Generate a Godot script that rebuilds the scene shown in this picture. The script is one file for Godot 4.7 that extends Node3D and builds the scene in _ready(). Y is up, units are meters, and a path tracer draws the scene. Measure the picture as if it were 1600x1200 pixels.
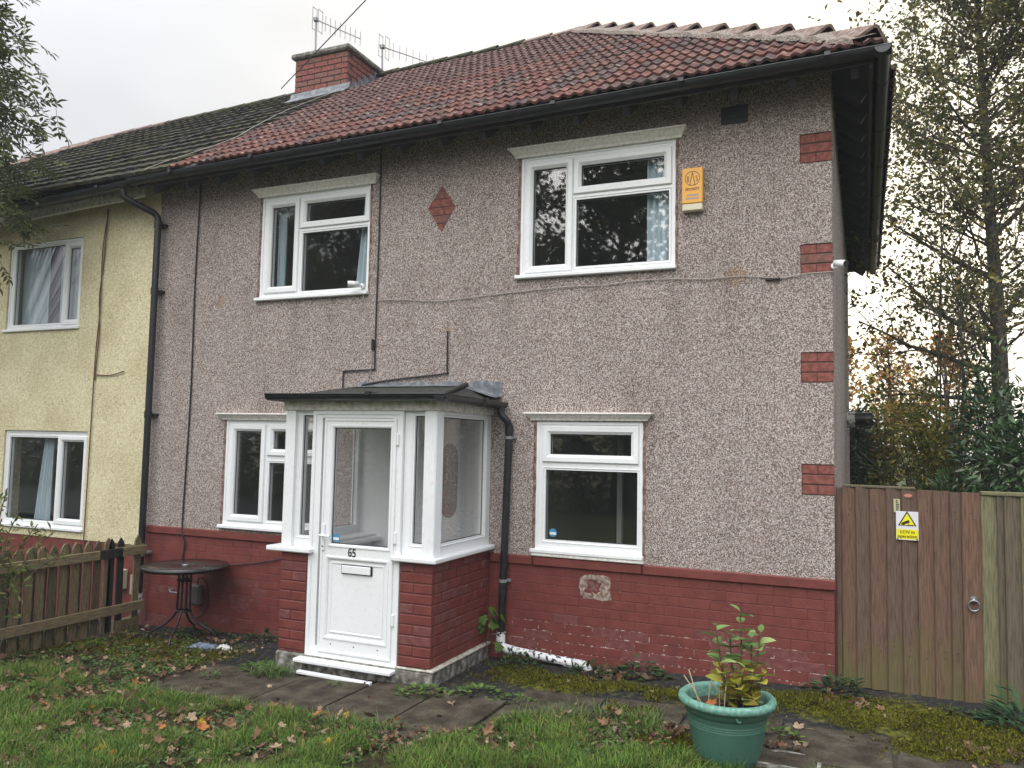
extends Node3D

var M := {}
var used := {}
var rng := RandomNumberGenerator.new()
var T := Transform3D()


func _ready() -> void:
	rng.seed = 65
	camera_and_light()
	materials()
	ground()
	house()
	neighbour()
	porch()
	roof_things()
	wall_things()
	yard()
	gate_and_fence()
	planting()
	across_the_street()


# ---------------------------------------------------------------- camera, sky, sun
func camera_and_light() -> void:
	var cam := Camera3D.new()
	cam.name = "camera"
	cam.position = Vector3(0.19374, 1.79424, 6.1999)
	cam.rotation_degrees = Vector3(4.1032, 23.5727, 1.1555)
	cam.fov = 50.84
	cam.near = 0.05
	cam.far = 1500.0
	add_child(cam)
	cam.current = true
	var w := 512
	var h := 256
	var im := Image.create(w, h, false, Image.FORMAT_RGBF)
	var n := FastNoiseLite.new()
	n.seed = 4
	n.frequency = 1.1
	n.fractal_octaves = 5
	var glow := Vector3(0.04, 0.20, -1.0).normalized()
	for j in h:
		var el := (0.5 - (j + 0.5) / h) * PI
		for i in w:
			var az := (i + 0.5) / w * TAU
			var d := Vector3(sin(az) * cos(el), sin(el), -cos(az) * cos(el))
			var up := maxf(d.y, 0.0)
			var c := n.get_noise_3d(d.x * 1.6, d.y * 3.2, d.z * 1.6)
			var l := 0.40 + 1.6 * pow(up, 3.4) + 0.15 * c
			var g := pow(maxf(d.dot(glow), 0.0), 4.0)
			var col := Color(0.95, 0.985, 1.055) * l
			col = col.lerp(Color(1.07, 1.0, 0.87) * (l * 0.6 + 0.245), clampf(g * 1.3, 0.0, 1.0))
			var core := pow(maxf(d.dot(glow), 0.0), 40.0)
			col += Color(1.0, 0.88, 0.62) * core * 0.8
			if d.y < 0.0:
				col = Color(0.12, 0.12, 0.1)
			im.set_pixel(i, j, col)
	var pan := PanoramaSkyMaterial.new()
	pan.panorama = ImageTexture.create_from_image(im)
	var sky := Sky.new()
	sky.sky_material = pan
	var env := Environment.new()
	env.background_mode = Environment.BG_SKY
	env.sky = sky
	env.ambient_light_source = Environment.AMBIENT_SOURCE_SKY
	env.tonemap_mode = Environment.TONE_MAPPER_LINEAR
	env.tonemap_exposure = 2.0
	env.fog_enabled = true
	env.fog_density = 0.0018
	env.fog_light_color = Color(0.93, 0.94, 0.96)
	env.sdfgi_enabled = true
	env.ssao_enabled = true
	env.ssil_enabled = true
	var we := WorldEnvironment.new()
	we.name = "world_environment"
	we.environment = env
	add_child(we)
	var sun := DirectionalLight3D.new()
	sun.name = "sun"
	sun.light_energy = 0.5
	sun.light_color = Color(1.0, 0.985, 0.96)
	sun.light_angular_distance = 70.0
	sun.shadow_enabled = true
	add_child(sun)
	sun.look_at_from_position(Vector3(-1.0, 6.2, 6.8), Vector3.ZERO)


# ---------------------------------------------------------------- naming
func numbered(called: String) -> String:
	var n: int = used.get(called, -1) + 1
	used[called] = n
	return called if n == 0 else "%s_%03d" % [called, n]


func tag(o, label := "", category := "", group := "", kind := ""):
	if label: o.set_meta("label", label)
	if category: o.set_meta("category", category)
	if group: o.set_meta("group", group)
	if kind: o.set_meta("kind", kind)
	return o


func thing(called: String, at: Vector3, label: String, category: String, group := "") -> Node3D:
	var o := Node3D.new()
	o.name = numbered(called)
	o.position = at
	add_child(o)
	return tag(o, label, category, group)


func obj(called: String, what, material, parent: Node = self) -> MeshInstance3D:
	var o := MeshInstance3D.new()
	o.name = numbered(called) if parent == self else called
	if what is SurfaceTool:
		what.generate_normals()
		o.mesh = what.commit()
	else:
		o.mesh = what
	o.material_override = material
	parent.add_child(o, true)
	return o


func struct(called: String, what, material, parent: Node = self) -> MeshInstance3D:
	var o := obj(called, what, material, parent)
	if parent == self: o.set_meta("kind", "structure")
	return o


func copies(called: String, mesh: Mesh, material, xf: Array, cols: Array, parent: Node = self) -> MultiMeshInstance3D:
	var mm := MultiMesh.new()
	mm.transform_format = MultiMesh.TRANSFORM_3D
	mm.use_colors = true
	mm.mesh = mesh
	mm.instance_count = xf.size()
	for i in xf.size():
		mm.set_instance_transform(i, xf[i])
		mm.set_instance_color(i, cols[i])
	var o := MultiMeshInstance3D.new()
	o.name = numbered(called) if parent == self else called
	o.multimesh = mm
	o.material_override = material
	parent.add_child(o, true)
	o.set_meta("kind", "stuff")
	return o


# ---------------------------------------------------------------- shapes (corners given counter-clockwise from outside)
func mb() -> SurfaceTool:
	var st := SurfaceTool.new()
	st.begin(Mesh.PRIMITIVE_TRIANGLES)
	st.set_smooth_group(-1)
	return st


func done(st: SurfaceTool) -> ArrayMesh:
	st.generate_normals()
	return st.commit()


func tri(st, a: Vector3, b: Vector3, c: Vector3) -> void:
	st.add_vertex(T * a)
	st.add_vertex(T * c)
	st.add_vertex(T * b)


func quad(st, a: Vector3, b: Vector3, c: Vector3, d: Vector3) -> void:
	tri(st, a, b, c)
	tri(st, a, c, d)


func box(st, a: Vector3, b: Vector3) -> void:
	var lo := Vector3(minf(a.x, b.x), minf(a.y, b.y), minf(a.z, b.z))
	var hi := Vector3(maxf(a.x, b.x), maxf(a.y, b.y), maxf(a.z, b.z))
	var p := []
	for i in 8:
		p.append(Vector3(hi.x if i & 1 else lo.x, hi.y if i & 2 else lo.y, hi.z if i & 4 else lo.z))
	quad(st, p[4], p[5], p[7], p[6])
	quad(st, p[1], p[0], p[2], p[3])
	quad(st, p[5], p[1], p[3], p[7])
	quad(st, p[0], p[4], p[6], p[2])
	quad(st, p[6], p[7], p[3], p[2])
	quad(st, p[0], p[1], p[5], p[4])


func cbox(st, a: Vector3, b: Vector3, c: float) -> void:  # a box with chamfered edges
	var lo := Vector3(minf(a.x, b.x), minf(a.y, b.y), minf(a.z, b.z))
	var hi := Vector3(maxf(a.x, b.x), maxf(a.y, b.y), maxf(a.z, b.z))
	var m := (lo + hi) / 2
	var h := (hi - lo) / 2
	c = minf(c, minf(h.x, minf(h.y, h.z)) * 0.95)
	var P := func(s: Vector3, k: int) -> Vector3:
		var e := h - Vector3.ONE * c
		e[k] = h[k]
		return m + s * e
	for k in 3:
		var u := (k + 1) % 3
		var v := (k + 2) % 3
		for s in [-1.0, 1.0]:
			var q := []
			for t in [[-1, -1], [1, -1], [1, 1], [-1, 1]]:
				var sg := Vector3()
				sg[k] = s
				sg[u] = t[0]
				sg[v] = t[1]
				q.append(P.call(sg, k))
			if s > 0: quad(st, q[0], q[1], q[2], q[3])
			else: quad(st, q[3], q[2], q[1], q[0])
		for s in [-1.0, 1.0]:
			for t in [-1.0, 1.0]:
				var s0 := Vector3()
				var s1 := Vector3()
				s0[k] = -1.0
				s1[k] = 1.0
				s0[u] = s
				s1[u] = s
				s0[v] = t
				s1[v] = t
				edge_quad(st, P.call(s0, u), P.call(s1, u), P.call(s1, v), P.call(s0, v), m)
	for i in 8:
		var s := Vector3(1 if i & 1 else -1, 1 if i & 2 else -1, 1 if i & 4 else -1)
		var a0: Vector3 = P.call(s, 0)
		var b0: Vector3 = P.call(s, 1)
		var c0: Vector3 = P.call(s, 2)
		if (b0 - a0).cross(c0 - a0).dot(s) > 0: tri(st, a0, b0, c0)
		else: tri(st, a0, c0, b0)


func edge_quad(st, a: Vector3, b: Vector3, c: Vector3, d: Vector3, m: Vector3) -> void:
	if (b - a).cross(c - a).dot((a + c) / 2 - m) > 0: quad(st, a, b, c, d)
	else: quad(st, d, c, b, a)


func plate(st, x0: float, x1: float, y0: float, y1: float, holes: Array, z0: float, z1: float) -> void:
	# an upright slab facing +z with rectangular holes [x0, x1, y0, y1]
	var xs := [x0, x1]
	var ys := [y0, y1]
	for h in holes:
		for k in 2:
			if h[k] > x0 + 1e-4 and h[k] < x1 - 1e-4 and not xs.has(h[k]): xs.append(h[k])
			if h[k + 2] > y0 + 1e-4 and h[k + 2] < y1 - 1e-4 and not ys.has(h[k + 2]): ys.append(h[k + 2])
	xs.sort()
	ys.sort()
	var solid := func(i: int, j: int) -> bool:
		if i < 0 or j < 0 or i >= xs.size() - 1 or j >= ys.size() - 1: return false
		var cx: float = (xs[i] + xs[i + 1]) / 2
		var cy: float = (ys[j] + ys[j + 1]) / 2
		for h in holes:
			if cx > h[0] and cx < h[1] and cy > h[2] and cy < h[3]: return false
		return true
	for i in xs.size() - 1:
		for j in ys.size() - 1:
			if not solid.call(i, j): continue
			var a: float = xs[i]
			var b: float = xs[i + 1]
			var c: float = ys[j]
			var d: float = ys[j + 1]
			quad(st, Vector3(a, c, z1), Vector3(b, c, z1), Vector3(b, d, z1), Vector3(a, d, z1))
			quad(st, Vector3(b, c, z0), Vector3(a, c, z0), Vector3(a, d, z0), Vector3(b, d, z0))
			if not solid.call(i - 1, j): quad(st, Vector3(a, c, z0), Vector3(a, c, z1), Vector3(a, d, z1), Vector3(a, d, z0))
			if not solid.call(i + 1, j): quad(st, Vector3(b, c, z1), Vector3(b, c, z0), Vector3(b, d, z0), Vector3(b, d, z1))
			if not solid.call(i, j - 1): quad(st, Vector3(a, c, z0), Vector3(b, c, z0), Vector3(b, c, z1), Vector3(a, c, z1))
			if not solid.call(i, j + 1): quad(st, Vector3(a, d, z1), Vector3(b, d, z1), Vector3(b, d, z0), Vector3(a, d, z0))


func ring(st, x0: float, x1: float, y0: float, y1: float, prof: Array) -> void:
	# a mitred frame: prof is [[inset, z], ...] from the outer back edge over the front to the inner back edge
	for k in prof.size() - 1:
		var q := []
		for e in [prof[k], prof[k + 1]]:
			q.append([Vector3(x0 + e[0], y0 + e[0], e[1]), Vector3(x1 - e[0], y0 + e[0], e[1]), Vector3(x1 - e[0], y1 - e[0], e[1]), Vector3(x0 + e[0], y1 - e[0], e[1])])
		for i in 4:
			var j := (i + 1) % 4
			quad(st, q[0][i], q[0][j], q[1][j], q[1][i])


func tube(st, pts: Array, r, sides := 8, caps := true) -> void:
	# r: one radius or one per point
	st.set_smooth_group(0)
	var rings := []
	var n: Vector3
	for i in pts.size():
		var t: Vector3 = ((pts[mini(i + 1, pts.size() - 1)] - pts[maxi(i - 1, 0)]) as Vector3).normalized()
		if i == 0: n = t.cross(Vector3.UP if absf(t.y) < 0.9 else Vector3.RIGHT).normalized()
		else: n = (n - t * n.dot(t)).normalized()
		var b := t.cross(n)
		var rr: float = r[i] if r is Array else r
		var ringp := []
		for k in sides:
			var a := TAU * k / sides
			ringp.append(pts[i] + (n * cos(a) + b * sin(a)) * rr)
		rings.append(ringp)
	for i in pts.size() - 1:
		for k in sides:
			var l := (k + 1) % sides
			quad(st, rings[i][k], rings[i][l], rings[i + 1][l], rings[i + 1][k])
	st.set_smooth_group(-1)
	if caps:
		for k in sides - 2:
			tri(st, rings[0][0], rings[0][k + 2], rings[0][k + 1])
			tri(st, rings[-1][0], rings[-1][k + 1], rings[-1][k + 2])


func lathe(st, prof: Array, segs := 24, at := Vector3.ZERO) -> void:
	# prof: Vector2(radius, y) from the bottom outside upwards and on inwards
	st.set_smooth_group(0)
	for k in prof.size() - 1:
		for i in segs:
			var a := TAU * i / segs
			var b := TAU * (i + 1) / segs
			var p := Vector3(cos(a), 0, -sin(a))
			var q := Vector3(cos(b), 0, -sin(b))
			var u: Vector2 = prof[k]
			var v: Vector2 = prof[k + 1]
			var A := at + p * u.x + Vector3(0, u.y, 0)
			var B := at + q * u.x + Vector3(0, u.y, 0)
			var C := at + q * v.x + Vector3(0, v.y, 0)
			var D := at + p * v.x + Vector3(0, v.y, 0)
			if u.x < 1e-5: tri(st, A, C, D)
			elif v.x < 1e-5: tri(st, A, B, C)
			else: quad(st, A, B, C, D)
	st.set_smooth_group(-1)


func prism(st, poly: Array, z0: float, z1: float) -> void:  # poly: Vector2, counter-clockwise
	var pp := PackedVector2Array(poly)
	if Geometry2D.is_polygon_clockwise(pp): pp.reverse()
	var ix := Geometry2D.triangulate_polygon(pp)
	for k in range(0, ix.size(), 3):
		var a := pp[ix[k]]
		var b := pp[ix[k + 1]]
		var c := pp[ix[k + 2]]
		if (b - a).cross(c - a) < 0:
			var t := b
			b = c
			c = t
		tri(st, Vector3(a.x, a.y, z1), Vector3(b.x, b.y, z1), Vector3(c.x, c.y, z1))
		tri(st, Vector3(a.x, a.y, z0), Vector3(c.x, c.y, z0), Vector3(b.x, b.y, z0))
	for k in pp.size():
		var a := pp[k]
		var b := pp[(k + 1) % pp.size()]
		quad(st, Vector3(a.x, a.y, z0), Vector3(b.x, b.y, z0), Vector3(b.x, b.y, z1), Vector3(a.x, a.y, z1))


func curve(pts: Array, per := 5) -> Array:  # a smooth line through pts
	var out := []
	for i in pts.size() - 1:
		var p0: Vector3 = pts[maxi(i - 1, 0)]
		var p1: Vector3 = pts[i]
		var p2: Vector3 = pts[i + 1]
		var p3: Vector3 = pts[mini(i + 2, pts.size() - 1)]
		for k in per:
			out.append(p1.cubic_interpolate(p2, p0, p3, float(k) / per))
	out.append(pts[-1])
	return out


func letters(words: String, size: float, material, parent: Node, at: Vector3, bold := true, squeeze := 1.0, turn := 0.0) -> MeshInstance3D:
	var f := SystemFont.new()
	f.font_names = PackedStringArray(["Droid Sans"])
	f.font_weight = 700 if bold else 400
	var t := TextMesh.new()
	t.font = f
	t.text = words
	t.font_size = 64
	t.pixel_size = size / 46.0
	t.depth = 0.0015
	var o := obj("lettering", t, material, parent)
	o.position = at
	o.scale = Vector3(squeeze, 1, 1)
	o.rotation.z = turn
	return o


func gy(x: float) -> float:  # the ground falls away to the left of the house
	return 0.127 + 0.04 * clampf(x, -14.0, 0.0)


# ---------------------------------------------------------------- materials
func noise_tex(seed_: int, freq: float, stops: Array, size := 512, kind := FastNoiseLite.TYPE_SIMPLEX_SMOOTH, octaves := 4, gain := 0.5) -> NoiseTexture2D:
	var n := FastNoiseLite.new()
	n.seed = seed_
	n.noise_type = kind
	n.frequency = freq
	n.fractal_octaves = octaves
	n.fractal_gain = gain
	if kind == FastNoiseLite.TYPE_CELLULAR: n.cellular_return_type = FastNoiseLite.RETURN_CELL_VALUE
	var g := Gradient.new()
	var off := PackedFloat32Array()
	var col := PackedColorArray()
	for s in stops:
		off.append(s[0])
		col.append(s[1])
	g.offsets = off
	g.colors = col
	var t := NoiseTexture2D.new()
	t.width = size
	t.height = size
	t.seamless = true
	t.normalize = true
	t.noise = n
	t.color_ramp = g
	return t


func grey(seed_: int, freq: float, a: float, b: float, size := 512, octaves := 4, kind := FastNoiseLite.TYPE_SIMPLEX_SMOOTH) -> NoiseTexture2D:
	return noise_tex(seed_, freq, [[0.0, Color(a, a, a)], [1.0, Color(b, b, b)]], size, kind, octaves)


func lin(r: float, g: float, b: float) -> Color:
	return Color(r, g, b).linear_to_srgb()


func stops(a: Color, b: Color, c: Color) -> Array:  # linear colours, three tones
	return [[0.15, a.linear_to_srgb()], [0.5, b.linear_to_srgb()], [0.85, c.linear_to_srgb()]]


func mat(called: String, albedo: Color, rough := 0.8, tex = null, per_m = 1.0, bump = null, bump_cm := 0.3, bump_per_m := -1.0) -> StandardMaterial3D:
	# albedo is linear; per_m: repeats per metre (a number or a Vector3)
	var m := StandardMaterial3D.new()
	m.resource_name = called
	m.albedo_color = albedo.linear_to_srgb()
	m.roughness = rough
	if tex or bump:
		m.uv1_triplanar = true
		m.uv1_world_triplanar = true
		m.uv1_triplanar_sharpness = 6.0
		m.uv1_scale = per_m if per_m is Vector3 else Vector3.ONE * per_m
	if tex: m.albedo_texture = tex
	if bump:
		m.heightmap_enabled = true
		m.heightmap_texture = bump
		m.heightmap_scale = bump_cm
	M[called] = m
	return m


func over(m: StandardMaterial3D, tex, per_m, mode := BaseMaterial3D.BLEND_MODE_MUL) -> void:
	m.detail_enabled = true
	m.detail_blend_mode = mode
	m.detail_uv_layer = BaseMaterial3D.DETAIL_UV_2
	m.detail_albedo = tex
	m.uv2_triplanar = true
	m.uv2_world_triplanar = true
	m.uv2_triplanar_sharpness = 6.0
	m.uv2_scale = per_m if per_m is Vector3 else Vector3.ONE * per_m


func pebbles(size: int, cell: float, palette: Array, mortar: Color, seed_: int) -> Array:
	# [colour, height] of small stones thrown into render
	var n := FastNoiseLite.new()
	n.seed = seed_
	n.noise_type = FastNoiseLite.TYPE_CELLULAR
	n.fractal_type = FastNoiseLite.FRACTAL_NONE
	n.frequency = 1.0 / cell
	n.cellular_return_type = FastNoiseLite.RETURN_CELL_VALUE
	var vi := n.get_image(size, size).get_data()
	n.cellular_return_type = FastNoiseLite.RETURN_DISTANCE2_SUB
	var di := n.get_image(size, size).get_data()
	var pal := PackedByteArray()
	for c in palette:
		var s: Color = (c as Color).linear_to_srgb()
		pal.append_array([int(s.r * 255), int(s.g * 255), int(s.b * 255)])
	var np := palette.size()
	var ms := mortar.linear_to_srgb()
	var mr := int(ms.r * 255)
	var mg := int(ms.g * 255)
	var mbl := int(ms.b * 255)
	var out := PackedByteArray()
	out.resize(size * size * 3)
	for i in size * size:
		var k := ((vi[i] * 37) % np) * 3
		var t := mini(di[i] * 5, 255)
		var u := 255 - t
		out[i * 3] = (pal[k] * t + mr * u) / 255
		out[i * 3 + 1] = (pal[k + 1] * t + mg * u) / 255
		out[i * 3 + 2] = (pal[k + 2] * t + mbl * u) / 255
	var hi := PackedByteArray()
	hi.resize(size * size)
	for i in size * size: hi[i] = mini(40 + di[i] * 3, 255)
	return [ImageTexture.create_from_image(Image.create_from_data(size, size, false, Image.FORMAT_RGB8, out)), ImageTexture.create_from_image(Image.create_from_data(size, size, false, Image.FORMAT_L8, hi))]


func materials() -> void:
	var C := func(r, g, b): return Color(r, g, b)
	# pebbledash: mixed stone chips
	var peb := pebbles(1440, 5.8, [C.call(.83, .785, .735), C.call(.66, .61, .56), C.call(.47, .42, .38), C.call(.32, .275, .245), C.call(.88, .85, .81), C.call(.76, .71, .66), C.call(.15, .12, .105), C.call(.21, .175, .15), C.call(.39, .34, .30), C.call(.56, .51, .465), C.call(.14, .115, .10), C.call(.74, .70, .65), C.call(.27, .23, .205), C.call(.36, .25, .21)], C.call(.17, .14, .12), 11)
	var m := mat("pebbledash", Color(1.0, .972, 1.0), 0.9, peb[0], 1.0 / 1.5, peb[1], 0.4)
	over(m, noise_tex(5, 0.006, [[0.05, Color(.88, .87, .86)], [0.38, Color(.965, .96, .955)], [0.9, Color(1, .995, .99)]], 512), Vector3(.55, .13, .55))
	var pt := mat("patched_render", C.call(.86, .72, .60), 0.9, peb[0], 1.0 / 1.5, peb[1], 0.4)
	mat("reveal_render", Color(1, 1, 1), 0.9, noise_tex(38, 0.03, stops(C.call(.10, .055, .045), C.call(.19, .12, .10), C.call(.32, .24, .21)), 256), 2.0)
	var peb2 := pebbles(512, 8.0, [C.call(.79, .73, .50), C.call(.74, .68, .46), C.call(.83, .78, .57), C.call(.68, .62, .40)], C.call(.40, .35, .19), 17)
	m = mat("cream_render", Color(1, 1, 1), 0.85, peb2[0], 1.0 / 1.1, peb2[1], 0.5)
	over(m, noise_tex(6, 0.008, [[0.1, Color(.93, .92, .89)], [0.6, Color(1, 1, 1)]], 512), 0.3)
	# painted and bare brick
	var dab := grey(21, 0.02, 0.0, 1.0, 512, 5)
	m = mat("painted_brick", Color(1, 1, 1), 0.62, noise_tex(22, 0.012, stops(C.call(.120, .025, .020), C.call(.144, .030, .023), C.call(.162, .037, .030)), 512), 0.9, dab, 0.25)
	over(m, noise_tex(23, 0.05, [[0.0, Color(.80, .74, .72)], [0.35, Color(1, 1, 1)], [0.8, Color(1, 1, 1)], [1.0, Color(1, .9, .88)]], 512), 1.7)
	m = mat("painted_brick_faded", Color(1, 1, 1), 0.7, noise_tex(24, 0.02, stops(C.call(.115, .030, .028), C.call(.140, .040, .036), C.call(.175, .065, .056)), 512), 1.1, dab, 0.3)
	m = mat("painted_joint", Color(1, 1, 1), 0.8, noise_tex(25, 0.03, [[0.3, lin(.105, .025, .023)], [0.7, lin(.125, .03, .028)], [0.9, lin(.20, .10, .09)]], 512), 1.2, dab, 0.2)
	m = mat("flaked_joint", Color(1, 1, 1), 0.9, noise_tex(26, 0.03, [[0.40, lin(.11, .027, .026)], [0.58, lin(.17, .07, .06)], [0.68, lin(.45, .40, .36)]], 512), 1.3, dab, 0.3)
	m = mat("red_brick", Color(1, 1, 1), 0.85, noise_tex(27, 0.03, stops(C.call(.135, .042, .033), C.call(.185, .056, .044), C.call(.24, .085, .066)), 512), 1.3, dab, 0.3)
	m = mat("sooty_brick", Color(1, 1, 1), 0.88, noise_tex(28, 0.03, stops(C.call(.10, .06, .05), C.call(.17, .075, .06), C.call(.25, .09, .07)), 512), 1.3, dab, 0.3)
	m = mat("dark_mortar", C.call(.045, .036, .033), 0.95, null, 1.0)
	m = mat("bare_brick", Color(1, 1, 1), 0.95, noise_tex(29, 0.05, stops(C.call(.14, .07, .055), C.call(.26, .20, .16), C.call(.40, .36, .31)), 256), 2.0, dab, 0.5)
	# white plastic, glass, black plastic
	m = mat("white_upvc", Color(1, 1, 1), 0.32, noise_tex(31, 0.006, [[0.0, lin(.735, .755, .765)], [0.6, lin(.765, .785, .795)]], 512), 0.6)
	over(m, noise_tex(32, 0.04, [[0.0, Color(.955, .955, .945)], [0.35, Color(1, 1, 1)]], 512), 0.8)
	mat("old_white", Color(1, 1, 1), 0.6, noise_tex(33, 0.02, stops(C.call(.42, .41, .36), C.call(.62, .61, .55), C.call(.72, .71, .66)), 512), 1.4)
	mat("stone_trim", Color(1, 1, 1), 0.85, noise_tex(34, 0.03, stops(C.call(.58, .565, .525), C.call(.76, .745, .70), C.call(.82, .81, .77)), 512), 1.5, dab, 0.2)
	var gl := StandardMaterial3D.new()
	gl.resource_name = "glass"
	gl.transparency = BaseMaterial3D.TRANSPARENCY_ALPHA
	gl.albedo_color = Color(0.4, 0.45, 0.45, 0.008)
	gl.roughness = 0.02
	gl.metallic_specular = 0.72
	M["glass"] = gl
	mat("gasket", C.call(.012, .012, .013), 0.5)
	m = mat("black_plastic", Color(1, 1, 1), 0.36, noise_tex(35, 0.02, [[0.3, lin(.009, .010, .012)], [0.8, lin(.018, .020, .024)]], 256), 2.0)
	mat("black_cable", C.call(.014, .014, .015), 0.5)
	mat("grey_cable", C.call(.33, .295, .265), 0.8)
	mat("worn_pipe", Color(1, 1, 1), 0.55, noise_tex(36, 0.022, [[0.28, lin(.012, .012, .014)], [0.36, lin(.012, .012, .014)], [0.39, lin(.62, .63, .64)], [1.0, lin(.70, .71, .73)]], 512, FastNoiseLite.TYPE_SIMPLEX_SMOOTH, 5), 1.6)
	mat("white_pipe", Color(1, 1, 1), 0.5, noise_tex(37, 0.022, [[0.28, lin(.03, .03, .03)], [0.34, lin(.45, .46, .46)], [1.0, lin(.62, .63, .65)]], 512), 1.6)
	mat("grey_pipe", C.call(.20, .21, .21), 0.6)
	# roof
	var tn := grey(41, 0.03, 0.0, 1.0, 512, 5)
	var reds := [[.120, .061, .053], [.104, .061, .055], [.140, .070, .058], [.088, .060, .056], [.124, .055, .046]]
	for k in reds.size():
		var r: Array = reds[k]
		mat("tile_%d" % k, Color(1, 1, 1), 0.88, noise_tex(42 + k, 0.02, [[0.1, lin(r[0] * .45, r[1] * .55, r[2] * .6)], [0.5, lin(r[0], r[1], r[2])], [0.75, lin(r[0] * 1.25, r[1] * 1.3, r[2] * 1.3)], [0.95, lin(.28, .25, .20)]], 256), 1.9, tn, 0.35)
	for k in 3:
		mat("mossy_tile_%d" % k, Color(1, 1, 1), 0.95, noise_tex(50 + k, 0.02, [[0.2, lin(.024, .024, .024)], [0.5, lin(.042 + k * .012, .041 + k * .012, .039)], [0.74, lin(.062, .060, .046)], [0.95, lin(.115, .105, .038)]], 256), 1.6, tn, 0.6)
	mat("hip_tile", Color(1, 1, 1), 0.9, noise_tex(54, 0.02, stops(C.call(.10, .07, .062), C.call(.19, .135, .118), C.call(.28, .225, .195)), 512), 1.5, tn, 0.4)
	mat("roof_mortar", Color(1, 1, 1), 0.95, noise_tex(55, 0.04, stops(C.call(.07, .055, .045), C.call(.19, .155, .13), C.call(.36, .31, .265)), 512), 2.2, tn, 1.0)
	mat("dark_timber", C.call(.045, .048, .055), 0.8)
	mat("lead", Color(1, 1, 1), 0.55, noise_tex(56, 0.02, stops(C.call(.08, .085, .095), C.call(.13, .14, .155), C.call(.22, .235, .26)), 256), 1.6, tn, 0.3)
	mat("felt_roof", Color(1, 1, 1), 0.95, noise_tex(57, 0.03, stops(C.call(.03, .03, .028), C.call(.05, .05, .046), C.call(.075, .073, .06)), 256), 2.0, tn, 0.6)
	mat("aerial_metal", C.call(.22, .22, .23), 0.45).metallic = 0.6
	# ground
	mat("slab", Color(1, 1, 1), 0.92, noise_tex(61, 0.012, [[0.1, lin(.034, .028, .021)], [0.45, lin(.056, .046, .034)], [0.7, lin(.072, .061, .046)], [0.9, lin(.095, .088, .062)]], 512), 0.8, grey(62, 0.08, 0, 1, 512, 4), 0.35)
	over(M["slab"], noise_tex(63, 0.09, [[0.0, Color(.7, .7, .7)], [0.5, Color(1, 1, 1)], [0.86, Color(1, 1, 1)], [0.95, Color(1.0, 1.0, .85)]], 512), 1.1)
	mat("concrete", Color(1, 1, 1), 0.95, noise_tex(64, 0.02, stops(C.call(.06, .058, .045), C.call(.15, .145, .125), C.call(.32, .31, .28)), 512), 1.2, grey(65, 0.06, 0, 1, 256, 4), 0.5)
	mat("pale_concrete", Color(1, 1, 1), 0.9, noise_tex(66, 0.03, stops(C.call(.24, .225, .18), C.call(.42, .40, .34), C.call(.52, .50, .43)), 256), 2.0, grey(67, 0.06, 0, 1, 256, 4), 0.3)
	mat("far_ground", Color(1, 1, 1), 1.0, noise_tex(68, 0.01, stops(C.call(.03, .035, .015), C.call(.045, .055, .02), C.call(.07, .07, .03)), 512), 0.2)
	mat("asphalt", Color(1, 1, 1), 0.95, noise_tex(69, 0.05, stops(C.call(.035, .035, .034), C.call(.05, .05, .048), C.call(.07, .07, .066)), 256), 0.7)
	for k in ["slab", "far_ground", "asphalt", "pebbledash", "felt_roof", "tile_0", "tile_1", "tile_2", "tile_3", "tile_4", "mossy_tile_0", "mossy_tile_1", "mossy_tile_2", "hip_tile"]: M[k].metallic_specular = 0.2
	# wood, stretched along the grain (y for boards, z for rails)
	var wood := [["gate_wood_0", .122, .070, .047], ["gate_wood_1", .110, .068, .047], ["gate_wood_2", .132, .073, .048], ["green_wood", .150, .140, .075], ["dull_wood", .105, .085, .056]]
	for k in wood.size():
		var w: Array = wood[k]
		m = mat(w[0], Color(1, 1, 1), 0.85, noise_tex(70 + k, 0.02, [[0.12, lin(w[1] * .55, w[2] * .55, w[3] * .55)], [0.5, lin(w[1], w[2], w[3])], [0.85, lin(w[1] * 1.25, w[2] * 1.3, w[3] * 1.3)]], 512, FastNoiseLite.TYPE_SIMPLEX_SMOOTH, 5, 0.6), Vector3(6.0, 0.45, 6.0), grey(78, 0.03, 0, 1, 256, 5), 0.25)
	# green algae climbs from the foot of the boards and thins out upwards
	var al := Image.create(256, 256, false, Image.FORMAT_RGBA8)
	var an := FastNoiseLite.new()
	an.seed = 88
	an.frequency = 0.02
	an.fractal_octaves = 4
	for j in 256:
		var y := (255 - j) / 256.0 * 2.4  # metres over the datum
		for i in 256:
			var v := an.get_noise_2d(i * 2.5, j * .8)
			var t := clampf(1.05 - (y - .08) / .42 + v * 1.3, 0, 1)
			al.set_pixel(i, j, Color(.36, .36, .17, t * .55 if y < 1.6 else 0.0))
	for k in 5:
		var w: Array = wood[k]
		M[w[0]].uv1_offset = Vector3(k * .37, k * .21, 0)
		over(M[w[0]], ImageTexture.create_from_image(al) if k == 0 else M[wood[0][0]].detail_albedo, 1.0 / 2.4, BaseMaterial3D.BLEND_MODE_MIX)
	var fw := [["fence_wood", .155, .118, .062], ["fence_wood_dark", .085, .066, .036], ["burnt_wood", .011, .010, .009]]
	for k in fw.size():
		var w: Array = fw[k]
		mat(w[0], Color(1, 1, 1), 0.88, noise_tex(80 + k, 0.02, [[0.12, lin(w[1] * .55, w[2] * .58, w[3] * .5)], [0.5, lin(w[1], w[2], w[3])], [0.85, lin(w[1] * 1.3, w[2] * 1.35, w[3] * 1.3)]], 512, FastNoiseLite.TYPE_SIMPLEX_SMOOTH, 5, 0.6), Vector3(4.0, 0.6, 4.0), grey(78, 0.03, 0, 1, 256, 5), 0.25)
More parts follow.
